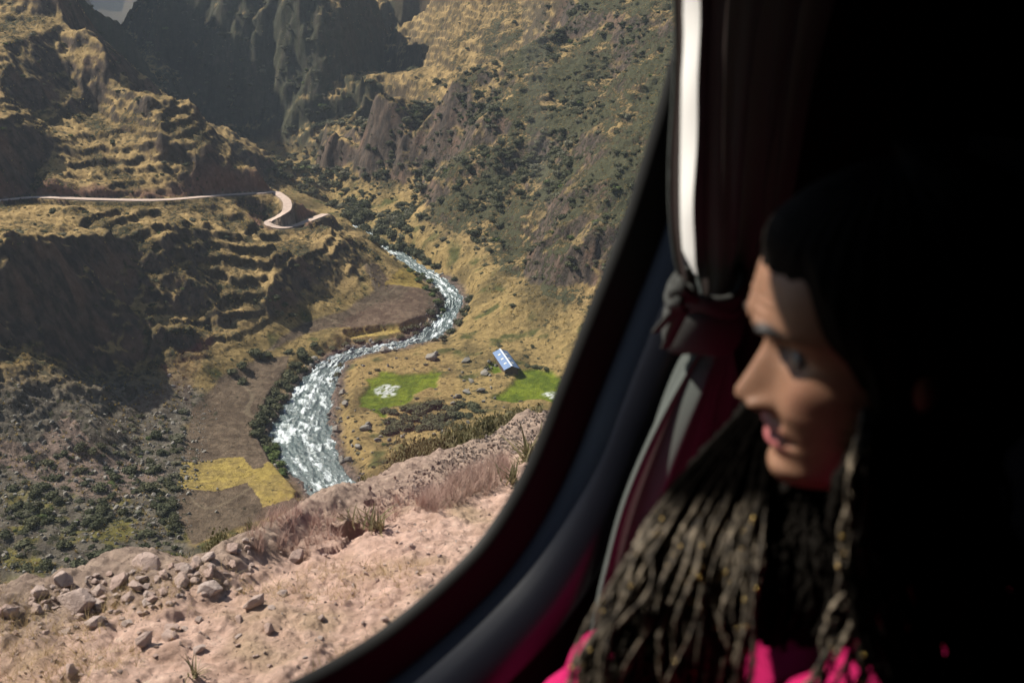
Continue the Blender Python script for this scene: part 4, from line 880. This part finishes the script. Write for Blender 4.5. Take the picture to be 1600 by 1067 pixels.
# ------------------------------------------------------------------ curtain
rows = [(-170, 1066, 1325), (0, 1061, 1288), (120, 1058, 1262), (240, 1056, 1240), (340, 1056, 1220), (400, 1060, 1196), (440, 1066, 1160), (470, 1066, 1140), (540, 1062, 1132), (580, 1040, 1134), (640, 1008, 1136), (720, 972, 1134), (820, 935, 1128), (950, 900, 1115), (1100, 870, 1100)]
rs_ = smooth_line([tuple(r) for r in rows], 7); NCU = 220; V = []
for v, ul, ur in rs_:
    gat = math.exp(-((v - 490) / 60) ** 2)
    for c in range(NCU):
        t = c / (NCU - 1); tq = max(c - 13, 0) / (NCU - 14); s, z = on_plane(ul + 32 + (ur - ul - 32) * tq, v, .615)
        ph = t * 2 * math.pi * 9 + .6 * math.sin(t * 9) + .25 * math.sin(v / 90 + t * 14)
        amp = (.020 + .008 * math.sin(t * 23 + v / 200)) * (1 - .55 * gat); d = .615 + amp * math.sin(ph) - .012 * (t < .02); s += .006 * math.cos(ph) * (1 - gat)
        if c < 14:                      # rolled leading edge
            s1_, z1_ = on_plane(ul + 32 - 6 * math.exp(-((v - 420) / 40) ** 2) + 2.5 * math.sin(v / 70), v, .612); kf = c / 13; shr = 1 - .8 * sstep(380, 440, v); s = s1_ + (.010 * (1 - kf) ** 1.3 + .0015 * math.sin(v / 33 + kf)) * shr; d = .612 + .029 * (1 - kf) * shr; z = z1_
        elif c < 40: w2 = (c - 13) / 27; d = d * w2 + .612 * (1 - w2)
        V.append(tuple(W_(s, d, z)))
M = NM('curtain_cloth'); M.base(M.mix(M.noise(3, 3), (.075, .085, .080), (.11, .12, .115)), .95, .1); wv = M.noise(900, 2); M.bump(wv, .2, .0005); trl = M.n('ShaderNodeBsdfTranslucent'); trl.inputs[0].default_value = (.45, .36, .34, 1); mxs = M.n('ShaderNodeMixShader'); mxs.inputs[0].default_value = .05; M.l(M.b.outputs[0], mxs.inputs[1]); M.l(trl.outputs[0], mxs.inputs[2]); M.l(mxs.outputs[0], M.out.inputs['Surface'])
cur = tag(empty('curtain', W_(.85, .615, -.5)), 'taupe pleated curtain tied back at the edge of the bus window', 'curtain'); inv = -cur.location
def shift(V): return np.array(V) + np.array(tuple(inv))
M_SUNLIT = plain('sunlit_curtain_edge', (.78, .77, .75), .9, .1, .04, 40); cp_ = mesh_np('curtain_panel', shift(V), grid_faces(len(rs_), NCU)); cp_.materials.append(M.m); link('curtain_panel', cp_, None, cur)  # sunlight on the curtain's edge is put into a near white cloth colour
fc_ = grid_faces(len(rs_), NCU); rl_ = mesh_np('sunlit_roll', shift(V) + np.array([-.0006, -.0006, 0]), fc_[(fc_[:, 0] % NCU < 13) & (fc_[:, 0] // NCU < 40)]); link('sunlit_roll', rl_, M_SUNLIT, cur)
# tie-back: a cloth band wound round the gather with a knot
def bandring(uc, vc, hw, tiltz, rad, flat, name):
    s0, z0 = on_plane(uc, vc, .615); P = []
    for k in range(40):
        a = 2 * math.pi * k / 39; P.append(W_(s0 + hw * math.cos(a), .612 - .036 * math.sin(a), z0 + tiltz * math.cos(a) + .004 * math.sin(3 * a)))
    V, Fq = tube(P, rad, 12, flat); link(name, mesh_np(name, shift(V), Fq), M_TIE, cur)
HV = [W_(*on_plane(r[1] - 6 + 3 * math.sin(r[0] / 60), r[0], .600)[:1], .600, on_plane(r[1] - 6, r[0], .600)[1]) for r in rs_ if r[0] < 452]
V2, F2 = tube(HV, .0022, 8); link('hem', mesh_np('hem', shift(V2), F2), M.m, cur)
V2 = []
for r in rs_:
    if r[0] < 452:
        for k in range(6): s_0, z_0 = on_plane(r[1] - 5 + 12 * k / 5, r[0], .600 + .012 * (k / 5)); V2.append(tuple(W_(s_0, .600 + .012 * (k / 5), z_0)))
link('lining', mesh_np('lining', shift(V2), grid_faces(len(V2) // 6, 6)), M.m, cur)
M_TIE = plain('tie_cloth', (.055, .056, .054), .95, .1, .15, 20)
bandring(1100, 450, .040, .010, .006, 1.6, 'tie_band'); bandring(1098, 468, .041, -.008, .006, 1.6, 'tie_band'); bandring(1096, 500, .040, .004, .007, 3.4, 'tie_band')
for (u, v, r) in [(1062, 452, .011), (1076, 462, .010), (1056, 474, .009)]:
    s0, z0 = on_plane(u, v, .575); bm = bmesh.new(); bmesh.ops.create_icosphere(bm, subdivisions=3, radius=r); me = bpy.data.meshes.new('knot')
    for w1_ in bm.verts: q = w1_.co; w1_.co = q * (1 + .25 * math.sin(q.x * 330 + q.z * 200)) + (W_(s0, .575, z0) + inv)
    bm.to_mesh(me); bm.free(); me.polygons.foreach_set('use_smooth', [True] * len(me.polygons)); link('knot', me, M_TIE, cur)
for (a_, b_) in [((1060, 480), (1030, 520)), ((1066, 484), (1046, 545))]:
    P = [W_(*[(on_plane(*a_, .575)[0] * (1 - t) + on_plane(*b_, .60)[0] * t), .575 + .03 * t, on_plane(*a_, .575)[1] * (1 - t) + on_plane(*b_, .60)[1] * t]) for t in np.linspace(0, 1, 10)]
    V, Fq = tube(P, lambda t: .009 - .003 * t, 8, .4); link('tie_tail', mesh_np('tie_tail', shift(V), Fq), M_TIE, cur)
# ------------------------------------------------------------------ seat the woman sits on (almost black)
seat = tag(empty('seat', Vector((.3, .55, CZ - 1.0))), 'black padded bus seat under the woman in the pink jacket', 'seat'); M_SEAT = plain('black_upholstery', (.010, .010, .011), .9, .1, .3, 40)
def lbox(name, c, sz, rot, mat, parent, bev=.04):
    bm = bmesh.new(); bmesh.ops.create_cube(bm, size=1)
    for v in bm.verts: v.co = Vector((v.co.x * sz[0], v.co.y * sz[1], v.co.z * sz[2]))
    bmesh.ops.bevel(bm, geom=bm.edges[:], offset=bev, segments=5, affect='EDGES'); me = bpy.data.meshes.new(name); bm.to_mesh(me); bm.free()
    me.polygons.foreach_set('use_smooth', [True] * len(me.polygons)); o = link(name, me, mat, parent); o.location = c; o.rotation_euler = rot; return o
A0 = math.atan2(AD.y, AD.x)
lbox('cushion', (0.02, .08, .0), (.5, .5, .14), (0, 0, A0), M_SEAT, seat); lbox('backrest', (.30, .32, .42), (.12, .5, .8), (0, R(10), A0), M_SEAT, seat); lbox('pedestal', (.02, .08, -.24), (.3, .3, .34), (0, 0, A0), M_SEAT, seat, .02)
# ------------------------------------------------------------------ the woman
HC = PY(1372, 521, .645)          # eye level, middle of the head
HYAW = R(180 - 4); HPIT = R(6)
woman = tag(empty('person', (HC.x, HC.y, CZ - .95)), 'woman in pink jacket with long beaded braids gazing out of the window', 'woman')
def P_(v): return Vector(v) - woman.location
HM = Matrix.Translation(HC) @ Matrix.Rotation(HYAW, 4, 'Z') @ Matrix.Rotation(HPIT, 4, 'Y')
def ip(x, xs, ys):
    # smooth (cosine-free) cubic-ish interpolation over sorted knots
    return float(np.interp(x, xs, ys))
def knots(d):
    k = sorted(d); return np.array(k), np.array([d[q] for q in k])
def smooth_knots(d, n=400):
    k, v = knots(d); zz = np.linspace(k[0], k[-1], n); y = np.interp(zz, k, v); ker = np.exp(-np.linspace(-2, 2, 15) ** 2); ker /= ker.sum(); yp = np.pad(y, 7, mode='edge'); return zz, np.convolve(yp, ker, 'valid')
XF = smooth_knots({-.121: .050, -.117: .066, -.112: .074, -.105: .0785, -.098: .079, -.09: .0745, -.084: .0735, -.06: .0765, -.045: .0775, -.02: .075, 0: .0745, .008: .0785, .018: .0880, .026: .0895, .04: .0870, .055: .083, .07: .076, .085: .064, .1: .044, .112: .018, .118: .0})
WD = smooth_knots({-.121: .012, -.117: .022, -.11: .032, -.1: .042, -.085: .051, -.065: .058, -.045: .064, -.02: .069, 0: .071, .02: .073, .045: .073, .065: .069, .085: .058, .1: .042, .112: .02, .118: .001})
XB = smooth_knots({-.121: .03, -.115: .005, -.105: -.02, -.09: -.055, -.07: -.075, -.04: -.09, 0: -.1, .04: -.1, .07: -.086, .09: -.066, .105: -.04, .118: -.001})
NR, NA = 260, 240
zz = np.concatenate([np.linspace(.1178, .1, 20), np.linspace(.0995, -.1205, 240)]); NR = len(zz)
xf, wd, xb = [np.interp(zz, *q) for q in (XF, WD, XB)]
th = np.linspace(-np.pi, np.pi, NA, endpoint=False); th = th * 1.0 - .55 * np.sin(th) * .6
TH, ZZ = np.meshgrid(th, zz); XFm, WDm, XBm = xf[:, None], wd[:, None], xb[:, None]
xm = -.008 + 0 * XFm; c, s = np.cos(TH), np.sin(TH)
Yh = WDm * np.sign(s) * np.abs(s) ** .92; fr_ = np.sign(c) * np.abs(c) ** .80
Xh = np.where(c > 0, np.minimum(xm, XFm) + (XFm - np.minimum(xm, XFm)) * fr_, np.minimum(xm, XFm) + (XBm - np.minimum(xm, XFm)) * np.abs(fr_))
G = lambda a, m, sg: np.exp(-((a - m) / sg) ** 2)
front = (c > .15); ay = np.abs(Yh)
nz = np.interp(ZZ, [-.056, -.051, -.047, -.041, -.036, -.02, -.005, .009, .02], [0, .008, .019, .0255, .0255, .0165, .008, .002, 0]); nw = np.interp(ZZ, [-.055, -.045, -.03, 0, .02], [.0145, .014, .012, .008, .009])
F_ = nz * np.exp(-(ay / nw) ** 2.4)
F_ += .0105 * G(ay, .0145, .0052) * G(ZZ, -.0455, .0065)                   # nostril wings
F_ -= .0045 * G(ay, .0075, .0035) * G(ZZ, -.0535, .003)
F_ += .0068 * np.exp(-(ay / .024) ** 2.6) * (G(ZZ, -.0635, .0055) * (1 - .18 * G(ay, 0, .003)) + 1.0 * G(ZZ, -.0775, .0062))   # lips
F_ -= .0035 * np.exp(-(ay / .022) ** 4) * G(ZZ, -.0700, .0016)
F_ -= .0035 * G(ay, .027, .004) * G(ZZ, -.0705, .004)
F_ -= .0025 * G(ay, .0195, .005) * G(ZZ, -.054, .010)                       # fold by the nose
F_ -= .0165 * G(ay, .030, .0125) * G(ZZ, .001, .0095)                        # eye socket
F_ -= .004 * G(ay, .017, .006) * G(ZZ, .004, .009)
F_ += .0085 * G(ay, .031, .0095) * G(ZZ, -.001, .0062)                       # lids over the eyeball
F_ -= .0022 * G(ay, .031, .012) * G(ZZ, -.0035, .0009)
F_ += .0078 * G(ay, .027, .014) * G(ZZ, .0185, .0055)                        # brow, drawn together
F_ += .0022 * G(ay, .009, .004) * G(ZZ, .017, .006); F_ -= .002 * G(ay, .0035, .002) * G(ZZ, .017, .007)
F_ += .0011 * G(ay, .016, .013) * np.cos((ZZ - .031) * 900) * G(ZZ, .034, .008)      # squint lines above the brow
F_ += .0045 * G(ay, .045, .014) * G(ZZ, -.026, .014)                         # cheekbone
F_ += .003 * G(ay, .034, .013) * G(ZZ, -.045, .014)
Xh = Xh + np.where(c > -.1, sstep(-.1, .3, c), 0) * F_
ears = G(Xh, -.010, .014) * G(ZZ, -.012, .024); Yh = Yh + np.sign(Yh) * .012 * ears * (ay > .05)
V = [HM @ Vector((a, b, d)) for a, b, d in zip(Xh.ravel(), Yh.ravel(), ZZ.ravel())]
Xl, Yl, Zl = Xh.ravel(), Yh.ravel(), ZZ.ravel(); base_c = np.tile(np.array([.24, .125, .078]), (len(Xl), 1)); ayl = np.abs(Yl); fl_ = (np.tile(c.ravel(), 1) > .2)
def paint(mask, colr):
    global base_c
    base_c = base_c * (1 - mask[:, None]) + np.array(colr) * mask[:, None]
lip = np.exp(-(ayl / .0235) ** 6) * np.clip(G(Zl, -.0635, .005) * 1.2 + G(Zl, -.0772, .0062) * 1.3, 0, 1) * fl_; paint(np.clip(lip, 0, 1) * .9, (.34, .09, .10))
brow = G(ayl, .030, .017) * G(Zl, .0185 + .0035 * np.exp(-((ayl - .034) / .012) ** 2), .0036) * fl_ * (ayl > .008); paint(np.clip(G(ayl, .031, .015) * G(Zl, .003, .0085) * fl_, 0, 1) * .35, (.09, .04, .028)); paint(np.clip(brow * 1.9, 0, 1), (.012, .009, .008))  # first paint call puts the eye socket's shade into the skin colour
lash = G(ayl, .031, .013) * G(Zl, -.0036, .0013) * fl_; paint(np.clip(lash, 0, 1), (.015, .01, .01))
paint(np.clip(G(ayl, .047, .016) * G(Zl, -.03, .016) * fl_, 0, 1) * .25, (.42, .17, .12))
Fq = [grid_faces(NR, NA, True)]; V = [tuple(P_(v)) for v in V]
# neck and torso continue the head's lowest rings
TF_ = Vector((-.78, -.62, 0)).normalized(); TR = Vector((TF_.y, -TF_.x, 0))      # torso forward, her right
NB_ = Vector((HC.x + .045, HC.y + .030, HC.z - .215))
def ring(cn, fw, rt, a, b, pw=1.0, sag=0):
    out = []
    for t in th:
        cc, ss = math.cos(t), math.sin(t); out.append(cn + fw * (a * cc) - rt * (b * math.copysign(abs(ss) ** pw, ss)) + Vector((0, 0, sag * abs(ss) ** 2.2)))
    return out
hf = (HM.to_3x3() @ Vector((1, 0, 0))); hf.z = 0; hf.normalize(); hr = Vector((hf.y, -hf.x, 0)); hb = HM @ Vector((-.022, 0, -.115))
rings = [ring(hb + Vector((0, 0, .002)), hf, hr, .050, .050), ring(hb + Vector((.004, 0, -.02)), hf, hr, .053, .053)]
for t, (a, b, sg) in zip((.35, .65, .9, 1.0, 1.12, 1.3, 1.6, 2.1, 2.8, 3.4, 4.0), [(.055, .055, 0), (.057, .058, 0), (.062, .070, -.004), (.07, .098, -.012), (.080, .140, -.030), (.092, .172, -.045), (.105, .176, -.03), (.108, .162, 0), (.098, .140, 0), (.10, .145, 0), (.115, .165, 0)]):
    if t <= 1: cn = hb.lerp(NB_, t); w_ = sstep(.3, 1.0, t); fw = (hf * (1 - w_) + TF_ * w_).normalized()
    else: cn = NB_ + Vector((0, 0, -(t - 1) * .155)); fw = TF_
    rings.append(ring(cn, fw, Vector((fw.y, -fw.x, 0)), a, b, 1, sg))
k0 = (NR - 1) * NA; start = len(V)
for r_ in rings: V += [tuple(P_(p)) for p in r_]
ext = np.arange(NA); prev = k0 + ext; FF = []
for q in range(len(rings)):
    cur_ = start + q * NA + ext; FF.append(np.stack([prev, np.roll(prev, -1), np.roll(cur_, -1), cur_], -1)); prev = cur_
Fq += FF; base_c = np.concatenate([base_c, np.tile([.24, .125, .078], (len(rings) * NA, 1))])
def add_tube(path, rad, sides=14, flat=1.0):
    global base_c, V
    a, f_ = tube(path, rad, sides, flat); k = len(V); V += [tuple(P_(p)) for p in a]; Fq.append(f_ + k); base_c = np.concatenate([base_c, np.tile([.24, .125, .078], (len(a), 1))])
SHR = NB_ + TR * .150 + Vector((0, 0, -.10)); SHL = NB_ - TR * .155 + Vector((0, 0, -.065))
ELR = PY(885, 1176, .77); HAR = PY(1090, 1330, .60); ELL = PY(1325, 1150, .545); HAL = PY(1180, 1400, .45)
def limb(a, b, c_, n=24): return smooth_line([tuple(a), tuple(a.lerp(b, .5) + Vector((0, 0, .004))), tuple(b), tuple(b.lerp(c_, .5)), tuple(c_)], n // 4)
for a, b, c_ in ((SHR, ELR, HAR), (SHL, ELL, HAL)):
    pth = limb(a, b, c_); add_tube(pth, lambda t: .044 - .020 * t)
    d = (c_ - b).normalized(); sd = d.cross(Vector((0, 0, 1))).normalized(); add_tube([c_ - d * .02, c_, c_ + d * .03, c_ + d * .06, c_ + d * .085], lambda t: .026 + .014 * math.sin(t * 2.6), 14, .42)
    for q, ln_ in enumerate((.066, .076, .072, .056)):
        o = c_ + d * .078 + sd * (.026 - .0175 * q); add_tube([o, o + d * ln_ * .4, o + d * ln_ * .75 + Vector((0, 0, -.010)), o + d * ln_ * .9 + Vector((0, 0, -.026))], lambda t: .0088 - .0022 * t, 8)
    o = c_ + d * .03 + sd * .032; add_tube([o, o + (d + sd) * .022, o + (d * 1.6 + sd) * .03 + Vector((0, 0, -.012))], lambda t: .011 - .003 * t, 8)
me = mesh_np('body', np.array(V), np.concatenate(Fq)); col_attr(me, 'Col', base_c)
M = NM('skin'); a = M.attr(); M.base(M.mix(.5, a, M.mix(1.0, a, M.ramp(M.noise(60, 4), [(.3, .72), (.7, 1.2)]), 'MULTIPLY')), .46, .45); M.b.inputs['Subsurface Weight'].default_value = .12; M.b.inputs['Subsurface Scale'].default_value = .01; M.b.inputs['Subsurface Radius'].default_value = (1, .35, .2); M.bump(M.noise(420, 5, .7), .35, .0009)
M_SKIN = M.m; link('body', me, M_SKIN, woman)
M_EYE = plain('eye_white', (.22, .19, .17), .2, .5, .05); M_IRIS = plain('eye_dark', (.02, .012, .008), .15, .5, .05)
for sg in (-1, 1):
    bm = bmesh.new(); bmesh.ops.create_uvsphere(bm, u_segments=20, v_segments=14, radius=.0098)
    me = bpy.data.meshes.new('eye'); bm.to_mesh(me); bm.free(); me.materials.append(M_EYE); me.materials.append(M_IRIS)
    for p in me.polygons: p.use_smooth = True; p.material_index = 1 if p.center.x > .0098 else 0
    o = link('eye', me, None, woman); o.location = P_(HM @ Vector((.0583, sg * .031, -.0035))); o.rotation_euler = (0, 0, HYAW)
# hair : cap over the skull, a loose mass behind, braids, beads
M = NM('black_hair'); st_ = M.noise(50, 6, .7); M.base(M.mix(st_, (.003, .0026, .0022), (.009, .007, .0055)), .8, .06); M.bump(M.noise(120, 4), .6, .004); M_HAIR = M.m
Vc = []; nh = 90
hl = lambda b: .062 - .030 * abs(b)                                            # hairline height falls to the temple
for i in range(nh):
    t = i / (nh - 1)
    for k in range(120):
        jh = .0013 * math.sin(k * 2.9) * math.sin(k * 1.7)
        a_ = 2 * math.pi * k / 120 - math.pi; cc, ss = math.cos(a_), math.sin(a_)
        zl = .1178 - t * t * (.1178 - (.060 if cc > .72 else (.060 - (.72 - cc) * .20 if cc > .35 else -.008 - .1 * sstep(.35, .1, cc) if cc > .1 else -.11)))
        zl += jh * t * (1 if cc > 0 else 0); zc = min(zl, .1175); x0 = np.interp(zc, *XF) if cc > 0 else np.interp(zc, *XB); w0 = np.interp(zc, *WD); lift = (.008 + .0010 * math.sin(a_ * 40 + zl * 40) + .016 * max(0, -cc)) * (1 - sstep(.82, 1.0, t) * (1 if cc > 0 else 0)) + .0005
        px_ = (-.008 + (x0 + .008) * abs(cc) ** .8) if cc > 0 else -(.008 + (abs(x0) - .008) * abs(cc) ** .8); py_ = w0 * math.copysign(abs(ss) ** .92, ss)
        pv_ = Vector((px_, py_, zc)); dn = (pv_ - Vector((-.012, 0, .02))); dn.z = max(dn.z, 0) + .0; dn.normalize(); Vc.append(tuple(P_(HM @ (Vector((px_, py_, min(zl, .1178))) + dn * lift))))
hair = link('hair', mesh_np('hair', np.array(Vc), grid_faces(nh, 120, True)), M_HAIR, woman)
rb_ = random.Random(12)
def braid_mesh(path, r, twist, name='braid', lit0=-.5):
    w0_, w1_ = rb_.uniform(0, 6), rb_.uniform(.05, .16); wob_ = lambda i: math.sin(w0_ + i * w1_) * math.sin(w0_ * 2 + i * w1_ * .37)
    P = [Vector(p) for p in smooth_line([tuple(p) for p in path], 22)]; n = len(P); V = []; sides = 8; P = [p + Vector((math.sin(i * w1_ * 1.9 + w0_), .6 * math.cos(i * w1_ * 1.5 + w0_ * 3), 0)) * .0042 * min(1, i / n * 1.6) for i, p in enumerate(P)]
    for i, p in enumerate(P):
        t = (P[min(i + 1, n - 1)] - P[max(i - 1, 0)]).normalized(); a = t.cross(Vector((.3, 1, .1))).normalized(); b = t.cross(a); ph = i * twist
        rr_b = r * (1 + .10 * math.sin(i * twist * 2)) * (1 - .35 * i / n) * (1 + .35 * wob_(i))
        for k in range(sides): q = 2 * math.pi * k / sides; e = (1 + .20 * math.cos(2 * (q - ph))); jit = 1 + .22 * rb_.uniform(-1, 1); V.append(tuple(P_(p + (a * math.cos(q) + b * math.sin(q)) * rr_b * e * jit)))
    mb = mesh_np(name, np.array(V), grid_faces(n, sides, True)); tp = sstep(lit0 - .06, lit0 + .06, np.repeat(np.arange(n) / (n - 1), sides)); col_attr(mb, 'Lit', np.repeat(tp[:, None], 3, 1)); return mb, P
M = NM('braided_hair'); oi = M.n('ShaderNodeObjectInfo').outputs['Random']; st_ = M.ramp(M.noise(70, 6, .8), [(.42, 0.), (.66, 1.)])
b1 = M.mix(st_, (.008, .006, .005), (.11, .085, .06)); b2 = M.mix(st_, (.03, .022, .015), (.42, .34, .25)); M.base(M.mix(M.attr('Lit'), (.002, .0017, .0015), M.mix(oi, b1, b2)), .6, .3); M.l(M.math('MULTIPLY', M.attr('Lit'), .3), M.b.inputs['Specular IOR Level']); M.bump(M.noise(420, 4), .9, .002); M_BRD = M.m  # upper braids coloured black to stand for shade, lit tone only lower down
M_GOLD = plain('gold_bead', (.75, .50, .16), .28, .6, .1, metal=.9)
beads = []; frizz = []
def braid(path, r, mat_=None, lit0=-.5):
    me, P = braid_mesh(path, r, rb_.uniform(.55, .8), lit0=lit0); link('braid', me, mat_ or M_BRD, hair)
    for i in range(max(8, int(lit0 * len(P))), len(P) - 1):
        if mat_ is None and rb_.random() < .045: beads.append((P[i] + Vector((rb_.uniform(-1, 1), -.8, rb_.uniform(-1, 1))) * r, rb_.uniform(.0006, .0014)))
        for _ in range(2):
            if rb_.random() < .8: frizz.append((P[i], Vector((rb_.gauss(0, 1), rb_.gauss(0, 1), rb_.gauss(-.6, 1))).normalized() * rb_.uniform(.004, .018)))
for i in range(150):
    t = (i + .5) / 150; f1 = rb_.uniform(-1, 1); lay = rb_.uniform(0, 1)
    p0 = PY(1300 + 20 * f1, 500 + 30 * rb_.random(), .80); p1 = PY(1165 + 50 * t + 8 * f1, 650, .735 - .02 * lay); p2 = PY(1040 + 150 * t + 10 * f1, 775 + 12 * lay, .675 - .03 * lay)
    e_ = .60 - .04 * lay; q = 905 + 262 * t + 14 * f1
    p3 = PY((1040 + 150 * t) * .5 + q * .5 + 9 * rb_.gauss(0, 1) - 6 * math.sin(t * 3), 900, .625 - .03 * lay); p4 = PY(q + 8 * rb_.gauss(0, 1), 1040, e_); p5 = PY(q - 20 + 20 * rb_.gauss(0, 1), 1150, e_ - .01)
    braid([p0, p1, p2, p3, p4, p5], rb_.uniform(.0011, .0027), None, .43)
for i in range(52):
    f1 = i / 51; braid([PY(1330, 700, .67), PY(1195 + 140 * f1, 785, .66), PY(1180 + 150 * f1, 870, .622), PY(1165 + 145 * f1, 985 + 30 * rb_.random(), .585)], rb_.uniform(.003, .0045), M_HAIR)  # black braids added over the chest to stand for shade
for i in range(70):
    t = (i + .5) / 70; f1 = rb_.uniform(-1, 1)
    braid([PY(1310 + 20 * f1, 480, .82), PY(1170 + 80 * t, 630, .76), PY(1055 + 190 * t, 770, .70), PY(995 + 240 * t + 8 * f1, 900, .67), PY(925 + 300 * t + 8 * f1, 1040, .64), PY(905 + 330 * t, 1180, .63)], rb_.uniform(.0035, .005), M_HAIR)
for i in range(16):
    f1 = rb_.uniform(-1, 1); lay = rb_.uniform(0, 1); y0_ = .655 - .02 * lay
    braid([PY(1392 + 22 * f1, 560, .63), PY(1362 + 20 * f1, 680, .585 - .02 * lay), PY(1345 + 24 * f1, 800, .565 - .01 * lay), PY(1340 + 28 * f1, 930, .545), PY(1315 + 42 * f1, 1050, .525), PY(1290 + 56 * f1, 1140, .515)], rb_.uniform(.0013, .0024))
for i in range(110):
    f1 = i / 109; lay = rb_.uniform(0, 1)
    braid([PY(1375 + 170 * f1, 440, .66 + .05 * f1), PY(1372 + 185 * f1 + 10 * rb_.gauss(0, 1), 620, .600 - .015 * lay), PY(1300 + 260 * f1 + 10 * rb_.gauss(0, 1), 780, .585 - .02 * lay), PY(1330 + 285 * f1 + 10 * rb_.gauss(0, 1), 930, .560 - .02 * lay), PY(1400 + 260 * f1 + 14 * rb_.gauss(0, 1), 1140, .53 - .02 * lay)], rb_.uniform(.0026, .0038), M_HAIR)
bm = bmesh.new()
for p, r in beads:
    k = bmesh.ops.create_icosphere(bm, subdivisions=2, radius=r)
    for v in k['verts']: v.co += P_(p)
me = bpy.data.meshes.new('beads'); bm.to_mesh(me); bm.free(); me.polygons.foreach_set('use_smooth', [True] * len(me.polygons)); tag(link('beads', me, M_GOLD, hair), 'tiny gold beads strung along the braids', kind='stuff')
V, Fq2 = [], []
for p, d in frizz:
    k = len(V); sd = d.cross(Vector((0, 1, .2))).normalized() * .00022; md_ = p + d * .5 + Vector((0, 0, .002)); V += [tuple(P_(p - sd)), tuple(P_(p + sd)), tuple(P_(md_ + sd)), tuple(P_(md_ - sd)), tuple(P_(p + d + sd * .4)), tuple(P_(p + d - sd * .4))]; Fq2 += [(k, k + 1, k + 2, k + 3), (k + 3, k + 2, k + 4, k + 5)]
tag(link('loose_hair', mesh_np('loose_hair', np.array(V), np.array(Fq2)), M_BRD, hair), 'fine loose hairs along the braids', kind='stuff')
# jacket
M = NM('pink_fleece'); M.base(M.mix(M.noise(40, 5), (.36, .005, .075), (.42, .010, .10)), .85, .2); M.bump(M.noise(300, 4), .35, .002); M_JK = M.m
V = []; nj = 0
for t, (a, b, sg) in [(.80, (.100, .095, .000)), (.86, (.108, .112, -.004)), (.93, (.104, .125, -.014)), (1.0, (.098, .140, -.024)), (1.12, (.104, .170, -.036)), (1.3, (.116, .194, -.045)), (1.6, (.125, .196, -.03)), (2.1, (.128, .182, 0)), (2.8, (.122, .165, 0)), (3.4, (.125, .172, 0)), (4.0, (.14, .19, 0))]:
    cn = hb.lerp(NB_, t) if t <= 1 else NB_ + Vector((0, 0, -(t - 1) * .155))
    for k in range(96):
        q = 2 * math.pi * k / 96; cc, ss = math.cos(q), math.sin(q); V.append(tuple(P_(cn + TF_ * (a * cc) - TR * (b * ss) + Vector((0, 0, sg * abs(ss) ** 2.2 - (.05 * max(0, 1.25 - t) * max(0, cc) ** 2) + .003 * math.sin(9 * q + t * 4))) + TF_ * (.004 * math.sin(7 * q + 5 * t)))))
    nj += 1
jk = link('jacket', mesh_np('jacket', np.array(V), grid_faces(nj, 96, True)), M_JK, woman); sd_ = jk.modifiers.new('s', 'SUBSURF'); sd_.levels = sd_.render_levels = 1
for a, b, c_ in ((SHR, ELR, HAR), (SHL, ELL, HAL)):
    pth = limb(a + Vector((0, 0, .008)), b, c_.lerp(b, .1), 60); vv_, ff_ = tube(pth, lambda t: (.066 - .022 * t) * (1 + .05 * math.sin(t * 46) + .03 * math.sin(t * 83)) + .003 * math.exp(-((t - .5) / .1) ** 2), 28); vv_ = np.array([tuple(P_(Vector(p))) for p in vv_]); link('sleeve', mesh_np('sleeve', vv_, ff_), M_JK, woman)
# trousers, below the picture
M_TR = plain('dark_trousers', (.02, .02, .03), .9, .1, .2, 30)
HP = NB_ + Vector((0, 0, -.47))
for sg in (-1, 1):
    a = HP + TR * .09 * sg; k_ = a + TF_ * .36 + Vector((0, 0, -.02)); f_ = k_ + Vector((0, 0, -.42)) + TF_ * .03
    vv_, ff_ = tube(limb(a, k_, f_, 40), lambda t: .085 - .035 * t, 20); vv_ = np.array([tuple(P_(Vector(p))) for p in vv_]); link('trouser_leg', mesh_np('trouser_leg', vv_, ff_), M_TR, woman)
# ------------------------------------------------------------------ air
bm = bmesh.new(); bmesh.ops.create_cube(bm, size=1); me = bpy.data.meshes.new('haze')
for v in bm.verts: v.co = Vector((v.co.x * 14100, v.co.y * 14100, -61.5 if v.co.z < 0 else 1400))
bm.to_mesh(me); bm.free()
hm = bpy.data.materials.new('haze_air'); hm.use_nodes = True; hm.node_tree.nodes.remove(hm.node_tree.nodes['Principled BSDF'])
pv = hm.node_tree.nodes.new('ShaderNodeVolumePrincipled'); pv.inputs['Color'].default_value = (.72, .84, 1, 1); pv.inputs['Density'].default_value = .0001; pv.inputs['Anisotropy'].default_value = .1
hm.node_tree.links.new(pv.outputs[0], hm.node_tree.nodes['Material Output'].inputs['Volume'])
tag(link('haze', me, hm), 'thin bluish mountain haze filling the valley', kind='stuff')
